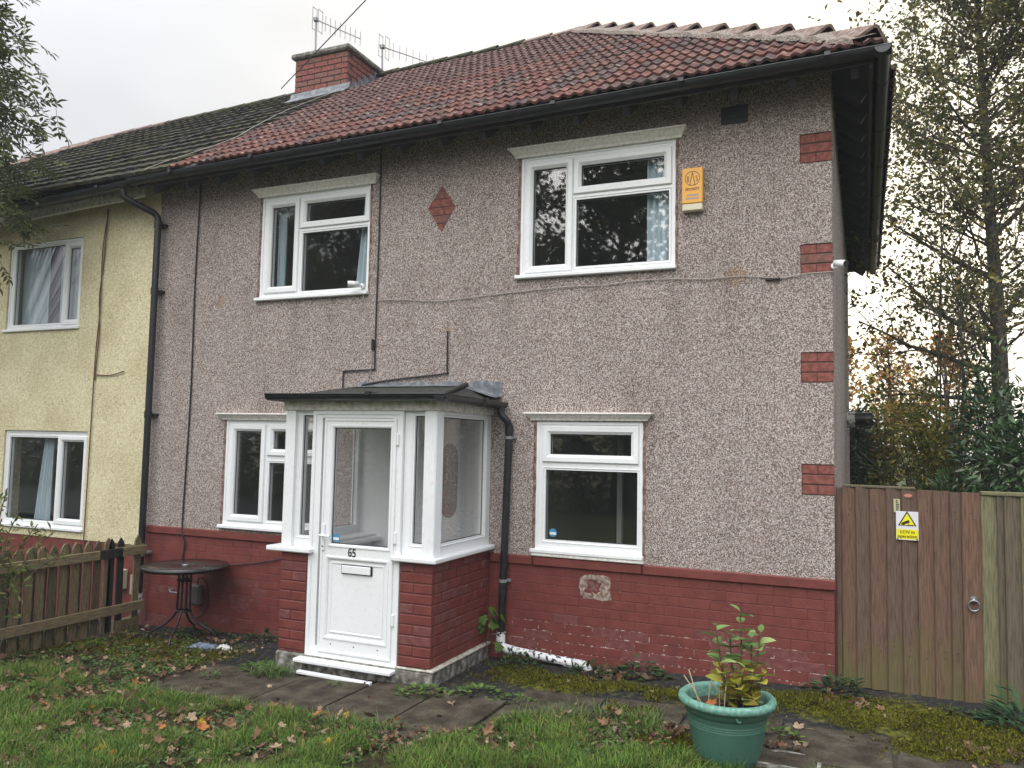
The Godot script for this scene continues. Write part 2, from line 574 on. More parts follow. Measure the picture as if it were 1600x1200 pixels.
	mat("fence_rail", Color(1, 1, 1), 0.88, noise_tex(84, 0.02, [[0.12, lin(.10, .075, .038)], [0.5, lin(.18, .14, .075)], [0.85, lin(.25, .20, .11)]], 512, FastNoiseLite.TYPE_SIMPLEX_SMOOTH, 5, 0.6), Vector3(6.0, 6.0, 0.5), null)
	# plants: their colour comes from the vertex or the copy
	for k in [["leaf", 0.5, 0.75], ["glossy_leaf", 0.28, 0.12], ["grass_blade", 0.6, 0.3], ["dry_leaf", 0.85, 0.15]]:
		m = mat(k[0], Color(1, 1, 1), k[1])
		m.vertex_color_use_as_albedo = true
		m.metallic_specular = 0.5 if k[0] == "glossy_leaf" else 0.22
		m.backlight_enabled = true
		m.backlight = Color(k[2], k[2], k[2])
		m.cull_mode = BaseMaterial3D.CULL_DISABLED
	mat("bark", Color(1, 1, 1), 0.95, noise_tex(90, 0.03, stops(C.call(.035, .031, .026), C.call(.070, .064, .05), C.call(.11, .10, .08)), 256), Vector3(3.0, 1.0, 3.0), grey(91, 0.05, 0, 1, 256, 4), 1.2)
	mat("twig", C.call(.085, .068, .052), 0.9)
	mat("stem", C.call(.13, .07, .04), 0.8)
	mat("dry_stem", C.call(.42, .34, .22), 0.9)
	mat("soil", Color(1, 1, 1), 1.0, noise_tex(92, 0.06, stops(C.call(.012, .010, .007), C.call(.03, .022, .014), C.call(.06, .045, .03)), 256), 2.0, grey(93, 0.06, 0, 1, 256, 4), 1.0)
	# fittings
	m = mat("green_pot", Color(1, 1, 1), 0.42, noise_tex(94, 0.01, [[0.2, lin(.046, .124, .090)], [0.8, lin(.060, .150, .112)]], 256), 1.3)
	over(m, noise_tex(95, 0.06, [[0.0, Color(.78, .8, .78)], [0.3, Color(1, 1, 1)]], 256), 1.7)
	mat("pot_rim", Color(1, 1, 1), 0.5, noise_tex(96, 0.06, stops(C.call(.065, .17, .13), C.call(.10, .24, .185), C.call(.20, .34, .28)), 256), 2.2)
	mat("table_metal", C.call(.012, .012, .014), 0.38)
	mat("table_top", Color(1, 1, 1), 0.25, noise_tex(97, 0.03, [[0.2, lin(.018, .015, .014)], [0.8, lin(.05, .042, .038)]], 256), 2.0)
	mat("orange_plastic", C.call(.72, .36, .055), 0.4)
	mat("cream_plastic", C.call(.60, .56, .42), 0.45)
	mat("print_dark", C.call(.08, .05, .045), 0.6)
	mat("print_black", C.call(.01, .01, .01), 0.5)
	mat("sign_white", C.call(.62, .62, .66), 0.35)
	mat("sign_yellow", C.call(.72, .66, .012), 0.35)
	mat("sticker_blue", C.call(.06, .22, .40), 0.4)
	mat("sticker_white", C.call(.7, .72, .72), 0.4)
	mat("pale_paper", C.call(.42, .40, .25), 0.7)
	mat("pink_print", C.call(.42, .18, .14), 0.6)
	mat("steel", C.call(.34, .35, .37), 0.35).metallic = 0.8
	mat("grey_box", C.call(.095, .085, .08), 0.6)
	mat("terracotta", C.call(.17, .045, .035), 0.85)
	mat("curtain", C.call(.48, .60, .66), 0.9)
	M["curtain"].backlight_enabled = true
	M["curtain"].backlight = Color(.4, .4, .4)
	mat("inside", Color(.22, .21, .195), 0.9)
	mat("inside_white", C.call(.74, .75, .75), 0.7)
	mat("inside_dark", C.call(.05, .047, .043), 0.8)
	mat("bag_plastic", C.call(.10, .13, .18), 0.35)
	mat("paper_scrap", C.call(.50, .49, .48), 0.8)
	mat("stained_glass", Color(1, 1, 1), 0.2, noise_tex(98, 0.03, [[0.3, lin(.16, .17, .17)], [0.5, lin(.24, .25, .25)], [0.62, lin(.20, .03, .03)], [0.75, lin(.30, .30, .29)]], 256), 2.5)
	mat("artex", C.call(.70, .72, .73), 0.6, null, 3.0, grey(99, 0.04, 0, 1, 256, 3), 0.8)


# ---------------------------------------------------------------- the ground
func lawn_edge(x: float) -> float:
	var pts := [[-10.0, 0.9], [-6.6, 1.25], [-5.5, 1.62], [-4.55, 1.83], [-3.5, 1.84], [-2.15, 1.90], [-2.0, 1.74], [-1.85, 1.47], [-1.1, 1.15], [-0.85, 1.34], [-0.62, 1.75], [-0.1, 1.78], [0.5, 1.5], [3.0, 1.2]]
	for k in pts.size() - 1:
		if x <= pts[k + 1][0]:
			return lerpf(pts[k][1], pts[k + 1][1], clampf((x - pts[k][0]) / (pts[k + 1][0] - pts[k][0]), 0, 1))
	return 1.2


var moss_spots := [[-5.6, .75, 1.0, .45, .8], [-5.0, .9, .5, .3, .6], [-1.75, .55, .75, .22, .85], [-.95, .6, .4, .2, .7], [.35, .5, .85, .42, 1.0], [-.25, .42, .3, .25, 1.0], [.6, 1.0, .5, .3, .75], [-.82, 1.55, .24, .28, 1.2], [-2.2, .45, .35, .3, .6], [-1.2, 1.0, .3, .12, .4], [.9, .75, .4, .3, .8], [-6.3, 1.0, .5, .4, .6]]


func moss_at(x: float, z: float, n: float) -> float:
	var v := 0.0
	for s in moss_spots:
		var dx: float = (x - s[0]) / s[2]
		var dz: float = (z - s[1]) / s[3]
		v = maxf(v, s[4] * (1.15 - sqrt(dx * dx + dz * dz)))
	return clampf(v * 2.1 + n * 2.2 - 0.38, 0, 1)


func ground() -> void:
	var st := mb()
	var xs := [-400.0, -14.0, 0.0, 400.0]
	for k in 3:
		var a := gy(xs[k]) - 0.06
		var b := gy(xs[k + 1]) - 0.06
		quad(st, Vector3(xs[k], a, 400), Vector3(xs[k + 1], b, 400), Vector3(xs[k + 1], b, -400), Vector3(xs[k], a, -400))
	struct("terrain", st, M.far_ground)
	# the garden in front of the houses, with its own stains, moss and bare soil
	var X0 := -9.5
	var Z0 := -0.3
	var W := 12.5
	var D := 4.5
	var iw := 1500
	var ih := 540
	var n1 := FastNoiseLite.new()
	n1.seed = 3
	n1.frequency = 1.3
	n1.fractal_octaves = 4
	var n2 := FastNoiseLite.new()
	n2.seed = 8
	n2.frequency = 14.0
	n2.fractal_octaves = 3
	var im := Image.create(iw, ih, false, Image.FORMAT_RGB8)
	var r := RandomNumberGenerator.new()
	r.seed = 5
	for j in ih:
		var z := Z0 + D * (j + .5) / ih
		for i in iw:
			var x := X0 + W * (i + .5) / iw
			var a := n1.get_noise_2d(x, z)
			var b := n2.get_noise_2d(x, z)
			var sp := r.randf()
			# tarmac and grit
			var t := 0.022 + 0.016 * (b + .3) + 0.008 * a
			if sp > 0.985: t += 0.09
			elif sp > 0.93: t += 0.025
			var c := Vector3(t, t * .97, t * .93)
			var e := lawn_edge(x) + a * .12
			if z > 1.02 and x > -4.7: c = c.lerp(Vector3(.05, .044, .035) * (1.0 + b * .5), clampf((z - 1.0) * 6, 0, .8))
			# soil and rotting leaves under and before the lawn
			var so := clampf((z - e + .30) * 4.0 + b * .7, 0, 1)
			if x < -4.4: so = maxf(so, clampf((z - .55) * 1.6 + a * 1.6 - .1, 0, .9))
			c = c.lerp(Vector3(.036, .030, .016) * (1.0 + b * .9), so)
			var m := moss_at(x, z, a * .5 + b * .28)
			c = c.lerp(Vector3(.080, .080, .009) * (0.95 + b * .9 + (sp - .5) * .5), m * .95)
			im.set_pixel(i, j, Color(maxf(c.x, .004), maxf(c.y, .004), maxf(c.z, .002)).linear_to_srgb())
	var m2 := StandardMaterial3D.new()
	m2.albedo_texture = ImageTexture.create_from_image(im)
	m2.roughness = 0.95
	m2.metallic_specular = 0.2
	m2.heightmap_enabled = true
	m2.heightmap_texture = ImageTexture.create_from_image(im)
	m2.heightmap_scale = 1.2
	st = SurfaceTool.new()
	st.begin(Mesh.PRIMITIVE_TRIANGLES)
	st.set_smooth_group(0)
	var nx := 250
	var nz := 90
	for j in nz + 1:
		for i in nx + 1:
			var u := float(i) / nx
			var v := float(j) / nz
			var x := X0 + W * u
			var z := Z0 + D * v
			var y := gy(x)
			var e := lawn_edge(x)
			y += clampf((z - e) * 2, 0, 1) * (0.02 + n1.get_noise_2d(x * 1.5, z * 1.5) * 0.05)
			y += moss_at(x, z, n1.get_noise_2d(x, z) * .5) * (0.012 + n2.get_noise_2d(x, z) * .012)
			y += n2.get_noise_2d(x * .5, z * .5) * 0.006
			if z > .95 and z < e + .05 and x > -4.75 and x < -.4: y = gy(x) - 0.004
			if i == 0 or j == 0 or i == nx or j == nz: y -= 0.09
			st.set_uv(Vector2(u, v))
			st.add_vertex(Vector3(x, y, z))
	for j in nz:
		for i in nx:
			var a := j * (nx + 1) + i
			for k in [a, a + 1, a + nx + 1, a + 1, a + nx + 2, a + nx + 1]: st.add_index(k)
	st.generate_normals()
	var g := MeshInstance3D.new()
	g.name = "ground"
	g.mesh = st.commit()
	g.material_override = m2
	add_child(g)
	g.set_meta("kind", "structure")
	# paving: slabs of dark stone before the porch and along to the right
	var path := Node3D.new()
	path.name = "path"
	add_child(path)
	path.set_meta("kind", "structure")
	var rows := [[-5.12, -4.62, 1.08, 1.86, -.022], [-4.61, -3.69, 1.02, 1.90, 0.0], [-3.675, -3.105, 1.0, 1.92, .004], [-3.09, -2.55, 1.0, 1.95, 0.002], [-2.535, -2.01, 1.12, 1.97, .006], [-1.99, -1.42, .82, 1.56, -.004], [-1.40, -.86, .78, 1.38, -.006], [-.84, -.28, .80, 1.42, -.010], [-.26, .32, .92, 1.5, -.004], [.34, .92, 1.02, 1.6, -.012]]
	for q in rows:
		st = mb()
		var jit := func(): return r.randf_range(-.006, .006)
		var a := Vector3(q[0] + jit.call(), gy(q[0]) + .016 + q[4] + jit.call() * .4, q[3] + jit.call())
		var b := Vector3(q[1] + jit.call(), gy(q[1]) + .016 + q[4] + jit.call() * .4, q[3] + jit.call())
		var c := Vector3(q[1] + jit.call(), gy(q[1]) + .016 + q[4] + jit.call() * .4, q[2] + jit.call())
		var d := Vector3(q[0] + jit.call(), gy(q[0]) + .016 + q[4] + jit.call() * .4, q[2] + jit.call())
		slab(st, [a, b, c, d])
		obj("slab", st, M.slab, path)


func slab(st, p: Array) -> void:  # top face slightly inset over sloping arrises, and sides
	var mid: Vector3 = (p[0] + p[1] + p[2] + p[3]) / 4
	var t := []
	for v in p: t.append(v + (mid - v).normalized() * .012 + Vector3(0, .004, 0))
	quad(st, t[0], t[1], t[2], t[3])
	for k in 4:
		var l := (k + 1) % 4
		quad(st, p[k], p[l], t[l], t[k])
		quad(st, p[k] - Vector3(0, .06, 0), p[l] - Vector3(0, .06, 0), p[l], p[k])


# ---------------------------------------------------------------- the house
var A_WIN := {"r": [-2.464, -1.143, 3.190, 4.213], "g": [[-2.356, -2.061, 3.272, 4.10, 1], [-1.929, -1.237, 3.912, 4.09, 1], [-1.969, -1.197, 3.242, 3.803, 0]]}
var B_WIN := {"r": [-5.244, -3.976, 3.146, 4.168], "g": [[-5.124, -4.852, 3.256, 4.045, 1], [-4.716, -4.045, 3.870, 4.05, 1], [-4.747, -3.997, 3.195, 3.762, 0]]}
var C_WIN := {"r": [-2.282, -1.386, 0.930, 1.969], "g": [[-2.165, -1.484, 1.701, 1.868, 1], [-2.199, -1.432, 1.010, 1.575, 0]]}
var D_WIN := {"r": [-5.581, -4.27, 0.930, 1.969], "g": [[-5.465, -5.152, 1.040, 1.849, 1], [-5.002, -4.37, 1.680, 1.852, 1], [-5.04, -4.33, 1.0, 1.55, 0]]}


func sash_or_bead(win: Node, g: Array, z: float, m) -> void:
	# an opening light with a proud frame, or the bead of a fixed light; then gasket and glass
	var st := mb()
	if g[4] == 1:
		ring(st, g[0] - .062, g[1] + .062, g[2] - .062, g[3] + .062, [[0, z], [0, z + .012], [.006, z + .018], [.040, z + .018], [.057, z + .004], [.062, z - .02]])
		obj("sash", st, m, win)
	else:
		ring(st, g[0] - .022, g[1] + .022, g[2] - .022, g[3] + .022, [[0, z + .0005], [.004, z + .006], [.019, z - .006], [.022, z - .02]])
		obj("bead", st, m, win)
	st = mb()
	ring(st, g[0] + .0004, g[1] - .0004, g[2] + .0004, g[3] - .0004, [[0, z - .019], [.006, z - .016], [.007, z - .022]])
	obj("gasket", st, M.gasket, win)
	st = mb()
	for dz in [.021, .025, .041, .045]:  # double glazing: the faces of two panes
		quad(st, Vector3(g[0] - .005, g[2] - .005, z - dz), Vector3(g[1] + .005, g[2] - .005, z - dz), Vector3(g[1] + .005, g[3] + .005, z - dz), Vector3(g[0] - .005, g[3] + .005, z - dz))
	obj("pane", st, M.glass, win)


func window(parent: Node, w: Dictionary, z: float, sill := true, m = null) -> MeshInstance3D:
	var mm = m if m else M.white_upvc
	var r: Array = w.r
	var st := mb()
	var holes := []
	for g in w.g: holes.append([g[0], g[1], g[2], g[3]])
	plate(st, r[0], r[1], r[2], r[3], holes, z - .06, z)
	ring(st, r[0] - .0005, r[1] + .0005, r[2] - .0005, r[3] + .0005, [[0, z - .01], [.0, z + .004], [.004, z + .007], [.026, z + .007], [.030, z - .002]])
	var win := obj("window", st, mm, parent)
	for g in w.g: sash_or_bead(win, g, z, mm)
	if sill:
		st = mb()
		cbox(st, Vector3(r[0] - .03, r[2] - .028, z - .03), Vector3(r[1] + .012, r[2] + .004, z + .055), .006)
		obj("sill", st, mm, win)
	return win


func window_head(parent: Node, x0: float, x1: float, y: float, h: float, deep: float) -> void:
	# a moulded hood, wider at the top, its profile returned at both ends
	var st := mb()
	var prof := [[.045, .02], [.045, .016], [.038, .30], [.036, .30], [.022, .55], [.020, .60], [.006, .80], [.0, .82], [0.0, .97], [.01, 1.0]]
	var rows := []
	for p in prof: rows.append([Vector3(x0 + p[0], y + h * p[1], -.05), Vector3(x0 + p[0], y + h * p[1], deep * (1 - p[0] / .06)), Vector3(x1 - p[0], y + h * p[1], deep * (1 - p[0] / .06)), Vector3(x1 - p[0], y + h * p[1], -.05)])
	for k in rows.size() - 1:
		for i in 3: quad(st, rows[k][i], rows[k][i + 1], rows[k + 1][i + 1], rows[k + 1][i])
	quad(st, rows[-1][0], rows[-1][1], rows[-1][2], rows[-1][3])
	quad(st, rows[0][3], rows[0][2], rows[0][1], rows[0][0])
	obj("window_hood", st, M.stone_trim, parent)


var brick_meshes := {}


func brick_mesh(w: float, h: float, d: float, ch := .004) -> ArrayMesh:
	var key := "%.3f %.4f %.3f %.4f" % [w, h, d, ch]
	if not brick_meshes.has(key):
		var st := mb()
		cbox(st, Vector3(-w / 2, -h / 2, -d), Vector3(w / 2, h / 2, 0), ch)
		brick_meshes[key] = done(st)
	return brick_meshes[key]


func lay(parent: Node, x: float, y: float, z: float, w: float, h: float, d: float, mats: Array, face := 0.0, ch := .004) -> MeshInstance3D:
	# a brick whose face centre lies at (x, y, z), turned about y by face
	var o := obj("brick", brick_mesh(snappedf(w, .004), h, d, ch), mats[rng.randi() % mats.size()], parent)
	o.position = Vector3(x, y, z + rng.randf_range(-.0012, .0012))
	o.rotation = Vector3(rng.randf_range(-.003, .003), face, rng.randf_range(-.004, .004))
	return o


func house() -> void:
	var h := thing("house", Vector3.ZERO, "two storey pebbledashed house with red tiled hipped roof and red painted brick base", "house")
	var door_hole := [-3.62, -2.82, .15, 2.12]
	var holes := []
	for w in [A_WIN, B_WIN, C_WIN, D_WIN]: holes.append([w.r[0], w.r[1], w.r[2], w.r[3]])
	holes.append(door_hole)
	for q in [4.111, 3.283, 2.486, 1.678]: holes.append([-.222, .0, q - .221, q + .002])
	var st := mb()
	plate(st, -6.60, -.004, .87, 4.66, holes, -.22, 0)
	obj("wall", st, M.pebbledash, h)
	st = mb()
	plate(st, -6.6, -.012, -.45, .868, [door_hole], -.22, -.003)
	obj("plinth_joints", st, M.painted_joint, h)
	# gable side, back and party walls, floors and ceilings close the rooms
	st = mb()
	box(st, Vector3(-.22, .872, -6.64), Vector3(-.002, 4.66, -.222))
	obj("side_wall", st, M.pebbledash, h)
	st = mb()
	box(st, Vector3(-.22, -.3, -6.64), Vector3(-.016, .870, -.222))
	obj("side_plinth", st, M.painted_brick, h)
	st = mb()
	box(st, Vector3(-6.6, -.3, -6.64), Vector3(-.222, 4.66, -6.42))
	obj("back_wall", st, M.inside, h)
	st = mb()
	box(st, Vector3(-6.6, -.3, -6.418), Vector3(-6.48, 4.66, -.222))
	box(st, Vector3(-3.05, -.3, -6.418), Vector3(-2.95, 2.38, -1.6))
	box(st, Vector3(-3.3, 2.6, -6.418), Vector3(-3.2, 4.4, -.222))
	box(st, Vector3(-6.478, -.3, -3.9), Vector3(-3.301, 4.4, -3.8))
	box(st, Vector3(-2.5, -.3, -1.4), Vector3(-2.42, 2.38, -.222))
	box(st, Vector3(-3.95, -.3, -1.4), Vector3(-3.87, 2.38, -.222))
	obj("inner_wall", st, M.inside, h)
	st = mb()
	box(st, Vector3(-1.97, .15, -1.36), Vector3(-1.92, 2.1, -1.31))
	obj("door_post", st, M.inside_white, h)
	st = mb()
	box(st, Vector3(-6.478, .02, -6.418), Vector3(-.222, .14, -.222))
	box(st, Vector3(-6.478, 2.385, -6.418), Vector3(-.222, 2.595, -.222))
	box(st, Vector3(-6.478, 4.402, -6.418), Vector3(-.222, 4.5, -.222))
	obj("floor", st, M.inside_dark, h)
	# projecting band over the plinth
	for s in [[-6.57, -4.05], [-2.68, -2.295], [-2.29, -1.385], [-1.38, .004]]:
		st = mb()
		cbox(st, Vector3(s[0], .797, -.03), Vector3(s[1] - .002, .872, .022), .008)
		obj("plinth_band", st, M.painted_brick, h)
	# painted bricks of the plinth, English garden wall fashion: mostly stretchers
	var ch := .0735
	for row in 13:
		var y := .797 - ch * (row + .5)
		var x := -6.57 + (0.0 if row % 2 == 0 else -.115)
		while x < -.01:
			var x1 := minf(x + .228, -.006)
			var x0 := maxf(x, -6.56)
			x += .228
			if x1 - x0 < .04: continue
			var xc := (x0 + x1) / 2
			if y + ch / 2 < gy(xc) - .03: continue
			if xc > -4.0 and xc < -2.72: continue
			if x1 > -4.03 and x0 < -2.70:
				if x0 < -4.03: x1 = -4.035
				else: x0 = -2.69
				if x1 - x0 < .03: continue
			if absf(xc + 1.78) < .11 and row in [1, 2]: continue
			lay(h, (x0 + x1) / 2, y, 0, x1 - x0 - .004, ch - .005, .05, [M.painted_brick, M.painted_brick, M.painted_brick, M.painted_brick_faded] if row > 4 else [M.painted_brick], 0.0, .002)
	# flaked joints low down on the right
	st = mb()
	plate(st, -2.68, -.014, -.1, .36, [], -.02, -.0018)
	obj("flaked_joints", st, M.flaked_joint, h)
	# a patch where the paint has come away: two bare bricks set back and a broken mortar rim
	for q in [[-1.845, .722, .10], [-1.725, .715, .11], [-1.80, .648, .16]]: lay(h, q[0], q[1], -.006, q[2], .062, .05, [M.bare_brick, M.sooty_brick])
	st = mb()
	var rim := []
	for k in 19:
		var a := TAU * k / 18
		var u := Vector3(cos(a), sin(a) * .72, 0) / maxf(absf(cos(a)), absf(sin(a)) * .95)
		rim.append([Vector3(-1.775, .668, .0) + u * (.128 + rng.randf_range(-.016, .02)), Vector3(-1.775, .668, .003) + u * (.075 + rng.randf_range(-.02, .02)), Vector3(-1.775, .668, -.012) + u * (.035 + rng.randf_range(-.02, .02))])
	rim[18] = rim[0]
	for k in 18:
		for i in 2: quad(st, rim[k][i], rim[k + 1][i], rim[k + 1][i + 1], rim[k][i + 1])
	obj("bare_patch", patch_fill(rim), M.sooty_brick, h)
	obj("mortar_patch", st, M.bare_brick, h)
	# quoins of bare brick let into the render at the corner
	for q in [4.111, 3.283, 2.486, 1.678]:
		st = mb()
		box(st, Vector3(-.224, q - .219, -.02), Vector3(-.0045, q + .0015, -.010))
		obj("quoin_mortar", st, M.dark_mortar, h)
		for row in 3:
			var y: float = q - .0365 - row * .073
			if row == 1: lay(h, -.111, y, -.005, .218, .066, .03, [M.red_brick, M.red_brick, M.sooty_brick])
			else:
				lay(h, -.167, y, -.005, .107, .066, .03, [M.sooty_brick if q > 4 and row == 0 else M.red_brick, M.red_brick])
				lay(h, -.056, y, -.005, .107, .066, .03, [M.red_brick])
	# the brick diamond between the upper windows
	var dia := PackedVector2Array([Vector2(-3.225, 4.056), Vector2(-3.362, 3.858), Vector2(-3.225, 3.642), Vector2(-3.088, 3.858)])
	st = mb()
	prism(st, Array(dia), -.02, .003)
	obj("diamond_mortar", st, M.dark_mortar, h)
	for row in 6:
		var y0 := 3.645 + row * .0735
		for k in [-2, -1, 0, 1]:
			var x0: float = -3.225 + k * .2 + (.1 if row % 2 else .03)
			var cell := PackedVector2Array([Vector2(x0, y0), Vector2(x0 + .193, y0), Vector2(x0 + .193, y0 + .066), Vector2(x0, y0 + .066)])
			for piece in Geometry2D.intersect_polygons(dia, cell):
				st = mb()
				prism(st, Array(piece), -.01, .0055 + rng.randf_range(0, .002))
				obj("brick", st, M.red_brick if (row + k) % 3 else M.sooty_brick, h)
	# round patches where the render was made good
	for q in [[-5.72, 3.15, .05], [-.68, 3.08, .075], [-3.128, 2.765, .03]]:
		var rp := []
		for k in 16: rp.append(Vector2(q[0] + cos(TAU * k / 16) * q[2] * rng.randf_range(.8, 1.2), q[1] + sin(TAU * k / 16) * q[2] * rng.randf_range(.9, 1.3)))
		st = mb()
		prism(st, rp, -.01, .0025)
		obj("render_patch", st, M.patched_render, h)
	# ventilation grilles
	st = mb()
	for k in 4: box(st, Vector3(-.79, 4.268 + k * .038, -.02), Vector3(-.60, 4.284 + k * .038, .012))
	for k in 5: box(st, Vector3(-.79 + k * .0455, 4.266, -.018), Vector3(-.782 + k * .0455, 4.4, .008))
	box(st, Vector3(-.795, 4.262, -.02), Vector3(-.593, 4.404, .003))
	obj("vent_grille", st, M.dark_timber, h)
	st = mb()
	for k in 4: box(st, Vector3(-5.345, -.03 + k * .022, -.02), Vector3(-5.125, -.018 + k * .022, .008))
	for k in 2: box(st, Vector3(-5.345 + k * .21, -.035, -.02), Vector3(-5.335 + k * .21, .052, .009))
	obj("air_brick", st, M.terracotta, h)
	# windows with their hoods, bare reveals and curtains
	var zs := -.012
	var wa := window(h, A_WIN, zs)
	var wb := window(h, B_WIN, zs)
	var wc := window(h, C_WIN, zs)
	window(h, D_WIN, zs)
	window_head(h, -2.56, -1.05, 4.205, .078, .085)
	window_head(h, -5.325, -3.87, 4.152, .074, .085)
	window_head(h, -2.375, -1.305, 1.975, .066, .075)
	window_head(h, -5.665, -4.10, 1.955, .066, .075)
	st = mb()
	for w in [A_WIN, B_WIN, C_WIN, D_WIN]:
		for s in [[w.r[0] - .022, w.r[0] - .001], [w.r[1] + .001, w.r[1] + .020]]:
			prism(st, wavy_strip(s[0], s[1], w.r[2] - .02, w.r[3]), -.02, .0018)
	obj("reveal_strips", st, M.reveal_render, h)
	st = mb()
	cbox(st, Vector3(-2.30, .876, -.03), Vector3(-1.372, .902, .035), .006)
	obj("stone_sill", st, M.stone_trim, h)
	curtain(h, -1.40, -1.20, 3.15, 4.1, -.13, 0.0)
	curtain(h, -4.16, -3.985, 3.12, 4.1, -.13, .07)
	curtain(h, -5.13, -5.04, 3.12, 4.1, -.14, 0.0)
	curtain(h, -5.23, -5.16, .95, 1.9, -.14, 0.0)
	# blue and white round sticker in the corner of the kitchen pane
	for q in [[wc, -2.135, 1.065, zs - .0195]]: sticker(q[0], q[1], q[2], q[3])
	# inner front door inside the porch
	st = mb()
	plate(st, -4.03, -2.70, .90, 2.10, [door_hole], .002, .012)
	plate(st, -4.03, -2.70, .14, .899, [door_hole], .002, .012)
	obj("porch_lining", st, M.inside_white, h)
	st = mb()
	box(st, Vector3(-3.62, .15, -.08), Vector3(-2.82, 2.12, -.03))
	var dr := obj("front_door", st, M.artex, h)
	st = mb()
	var oval := []
	for k in 24:
		var a := TAU * k / 24
		oval.append(Vector2(-3.10 + cos(a) * .085, 1.45 + sin(a) * .13 + signf(sin(a)) * .19))
	prism(st, oval, -.032, -.026)
	obj("oval_glass", st, M.stained_glass, dr)
	roof(h)
	chimney(h)


func patch_fill(rim: Array) -> SurfaceTool:
	var st := mb()
	for k in 18: tri(st, Vector3(-1.775, .668, .0022), rim[k][2] * Vector3(1, 1, 0) + Vector3(0, 0, .0018), rim[k + 1][2] * Vector3(1, 1, 0) + Vector3(0, 0, .0018))
	return st


func wavy_strip(x0: float, x1: float, y0: float, y1: float) -> Array:
	var a := []
	var b := []
	var n := 14
	for k in n + 1:
		var y := lerpf(y0, y1, float(k) / n)
		a.append(Vector2(x0 + rng.randf_range(-.006, .004), y))
		b.append(Vector2(x1 + rng.randf_range(-.004, .006), y))
	a.reverse()
	return b + a


func curtain(parent: Node, x0: float, x1: float, y0: float, y1: float, z: float, tie: float) -> void:
	var st := mb()
	st.set_smooth_group(0)
	var n := 28
	var m := 8
	var P := func(i: int, j: int) -> Vector3:
		var u := float(i) / n
		var v := float(j) / m
		var l := x0 - tie * .6 + tie * 1.3 * v
		return Vector3(lerpf(l, x1, u), lerpf(y0, y1, v), z + .018 * sin(u * 26.0 + v) + .006 * sin(u * 61.0))
	for i in n:
		for j in m: quad(st, P.call(i, j), P.call(i + 1, j), P.call(i + 1, j + 1), P.call(i, j + 1))
	obj("curtain", st, M.curtain, parent)


func sticker(parent: Node, x: float, y: float, z: float) -> void:
	var st := mb()
	var c := []
	for k in 20: c.append(Vector2(x + cos(TAU * k / 20) * .034, y + sin(TAU * k / 20) * .034))
	prism(st, c, z - .0006, z)
	var o := obj("sticker", st, M.sticker_blue, parent)
	st = mb()
	box(st, Vector3(x - .026, y - .016, z), Vector3(x + .026, y + .004, z + .0006))
	obj("sticker_band", st, M.sticker_white, parent if parent.get_parent() != self else o)


# ---------------------------------------------------------------- the roof
const PITCH := 0.6115  # 35 degrees
const EAVE := Vector3(0, 4.462, 0.415)
const RIDGE_Z := -3.30
const HIP_EAVE_X := 0.37
const RIDGE_END_X := -3.06
const PARTY_X := -6.06


func sag(p: Vector3) -> Vector3:  # the old roof sinks a little towards the chimney
	var t := clampf((EAVE.z - p.z) / (EAVE.z - RIDGE_Z), 0, 1)
	return p + Vector3(0, (p.x + 2.4) * (.018 + .012 * t), 0)


func on_slope(x: float, s: float, lift := 0.0) -> Vector3:  # s metres up the front slope from the eaves
	return sag(Vector3(x, EAVE.y + s * sin(PITCH) + lift * cos(PITCH), EAVE.z - s * cos(PITCH) + lift * sin(PITCH)))


func tile_mesh(w: float, l: float, amp: float, hipx := [], rise := .022) -> ArrayMesh:
	# a clay tile of two rolls: x across, y out of the roof, z down the slope from 0 to l; cut to x <= hipx[0] at the top and hipx[1] at the foot
	var st := mb()
	var n := 14
	var th := .016
	var top := []
	for e in 2:
		var row := []
		for i in n + 1:
			var x := w * i / n
			if hipx.size(): x = minf(x, maxf(hipx[e], 0.0))
			var ph := TAU * x / (w / 2)
			var y := amp * 2.0 * pow(.5 - .5 * cos(ph), 1.4) + (rise if e else .0)
			row.append(Vector3(x, y, l * e))
		top.append(row)
	st.set_smooth_group(0)
	for i in n: quad(st, top[1][i], top[1][i + 1], top[0][i + 1], top[0][i])
	st.set_smooth_group(-1)
	var d := Vector3(0, -rise, 0)
	for i in n: quad(st, top[1][i] + d, top[1][i + 1] + d, top[1][i + 1], top[1][i])
	quad(st, top[1][n] + d, top[0][n] + d, top[0][n], top[1][n])
	quad(st, top[0][0] + d, top[1][0] + d, top[1][0], top[0][0])
	return done(st)


func slope_xf(x: float, s: float, jit := 0.0) -> Transform3D:
	var o := on_slope(x, s, .012)
	var ax := (on_slope(x + 1, s, .012) - o).normalized()
	var dn := (on_slope(x, s - .2, .012) - o).normalized()
	var b := Basis(ax, dn.cross(ax).normalized(), dn)
	if jit: b = b.rotated(b.y, rng.randf_range(-jit, jit)).rotated(b.z, rng.randf_range(-jit, jit) * .6)
	return Transform3D(b, o + b.y * rng.randf_range(-.002, .003))


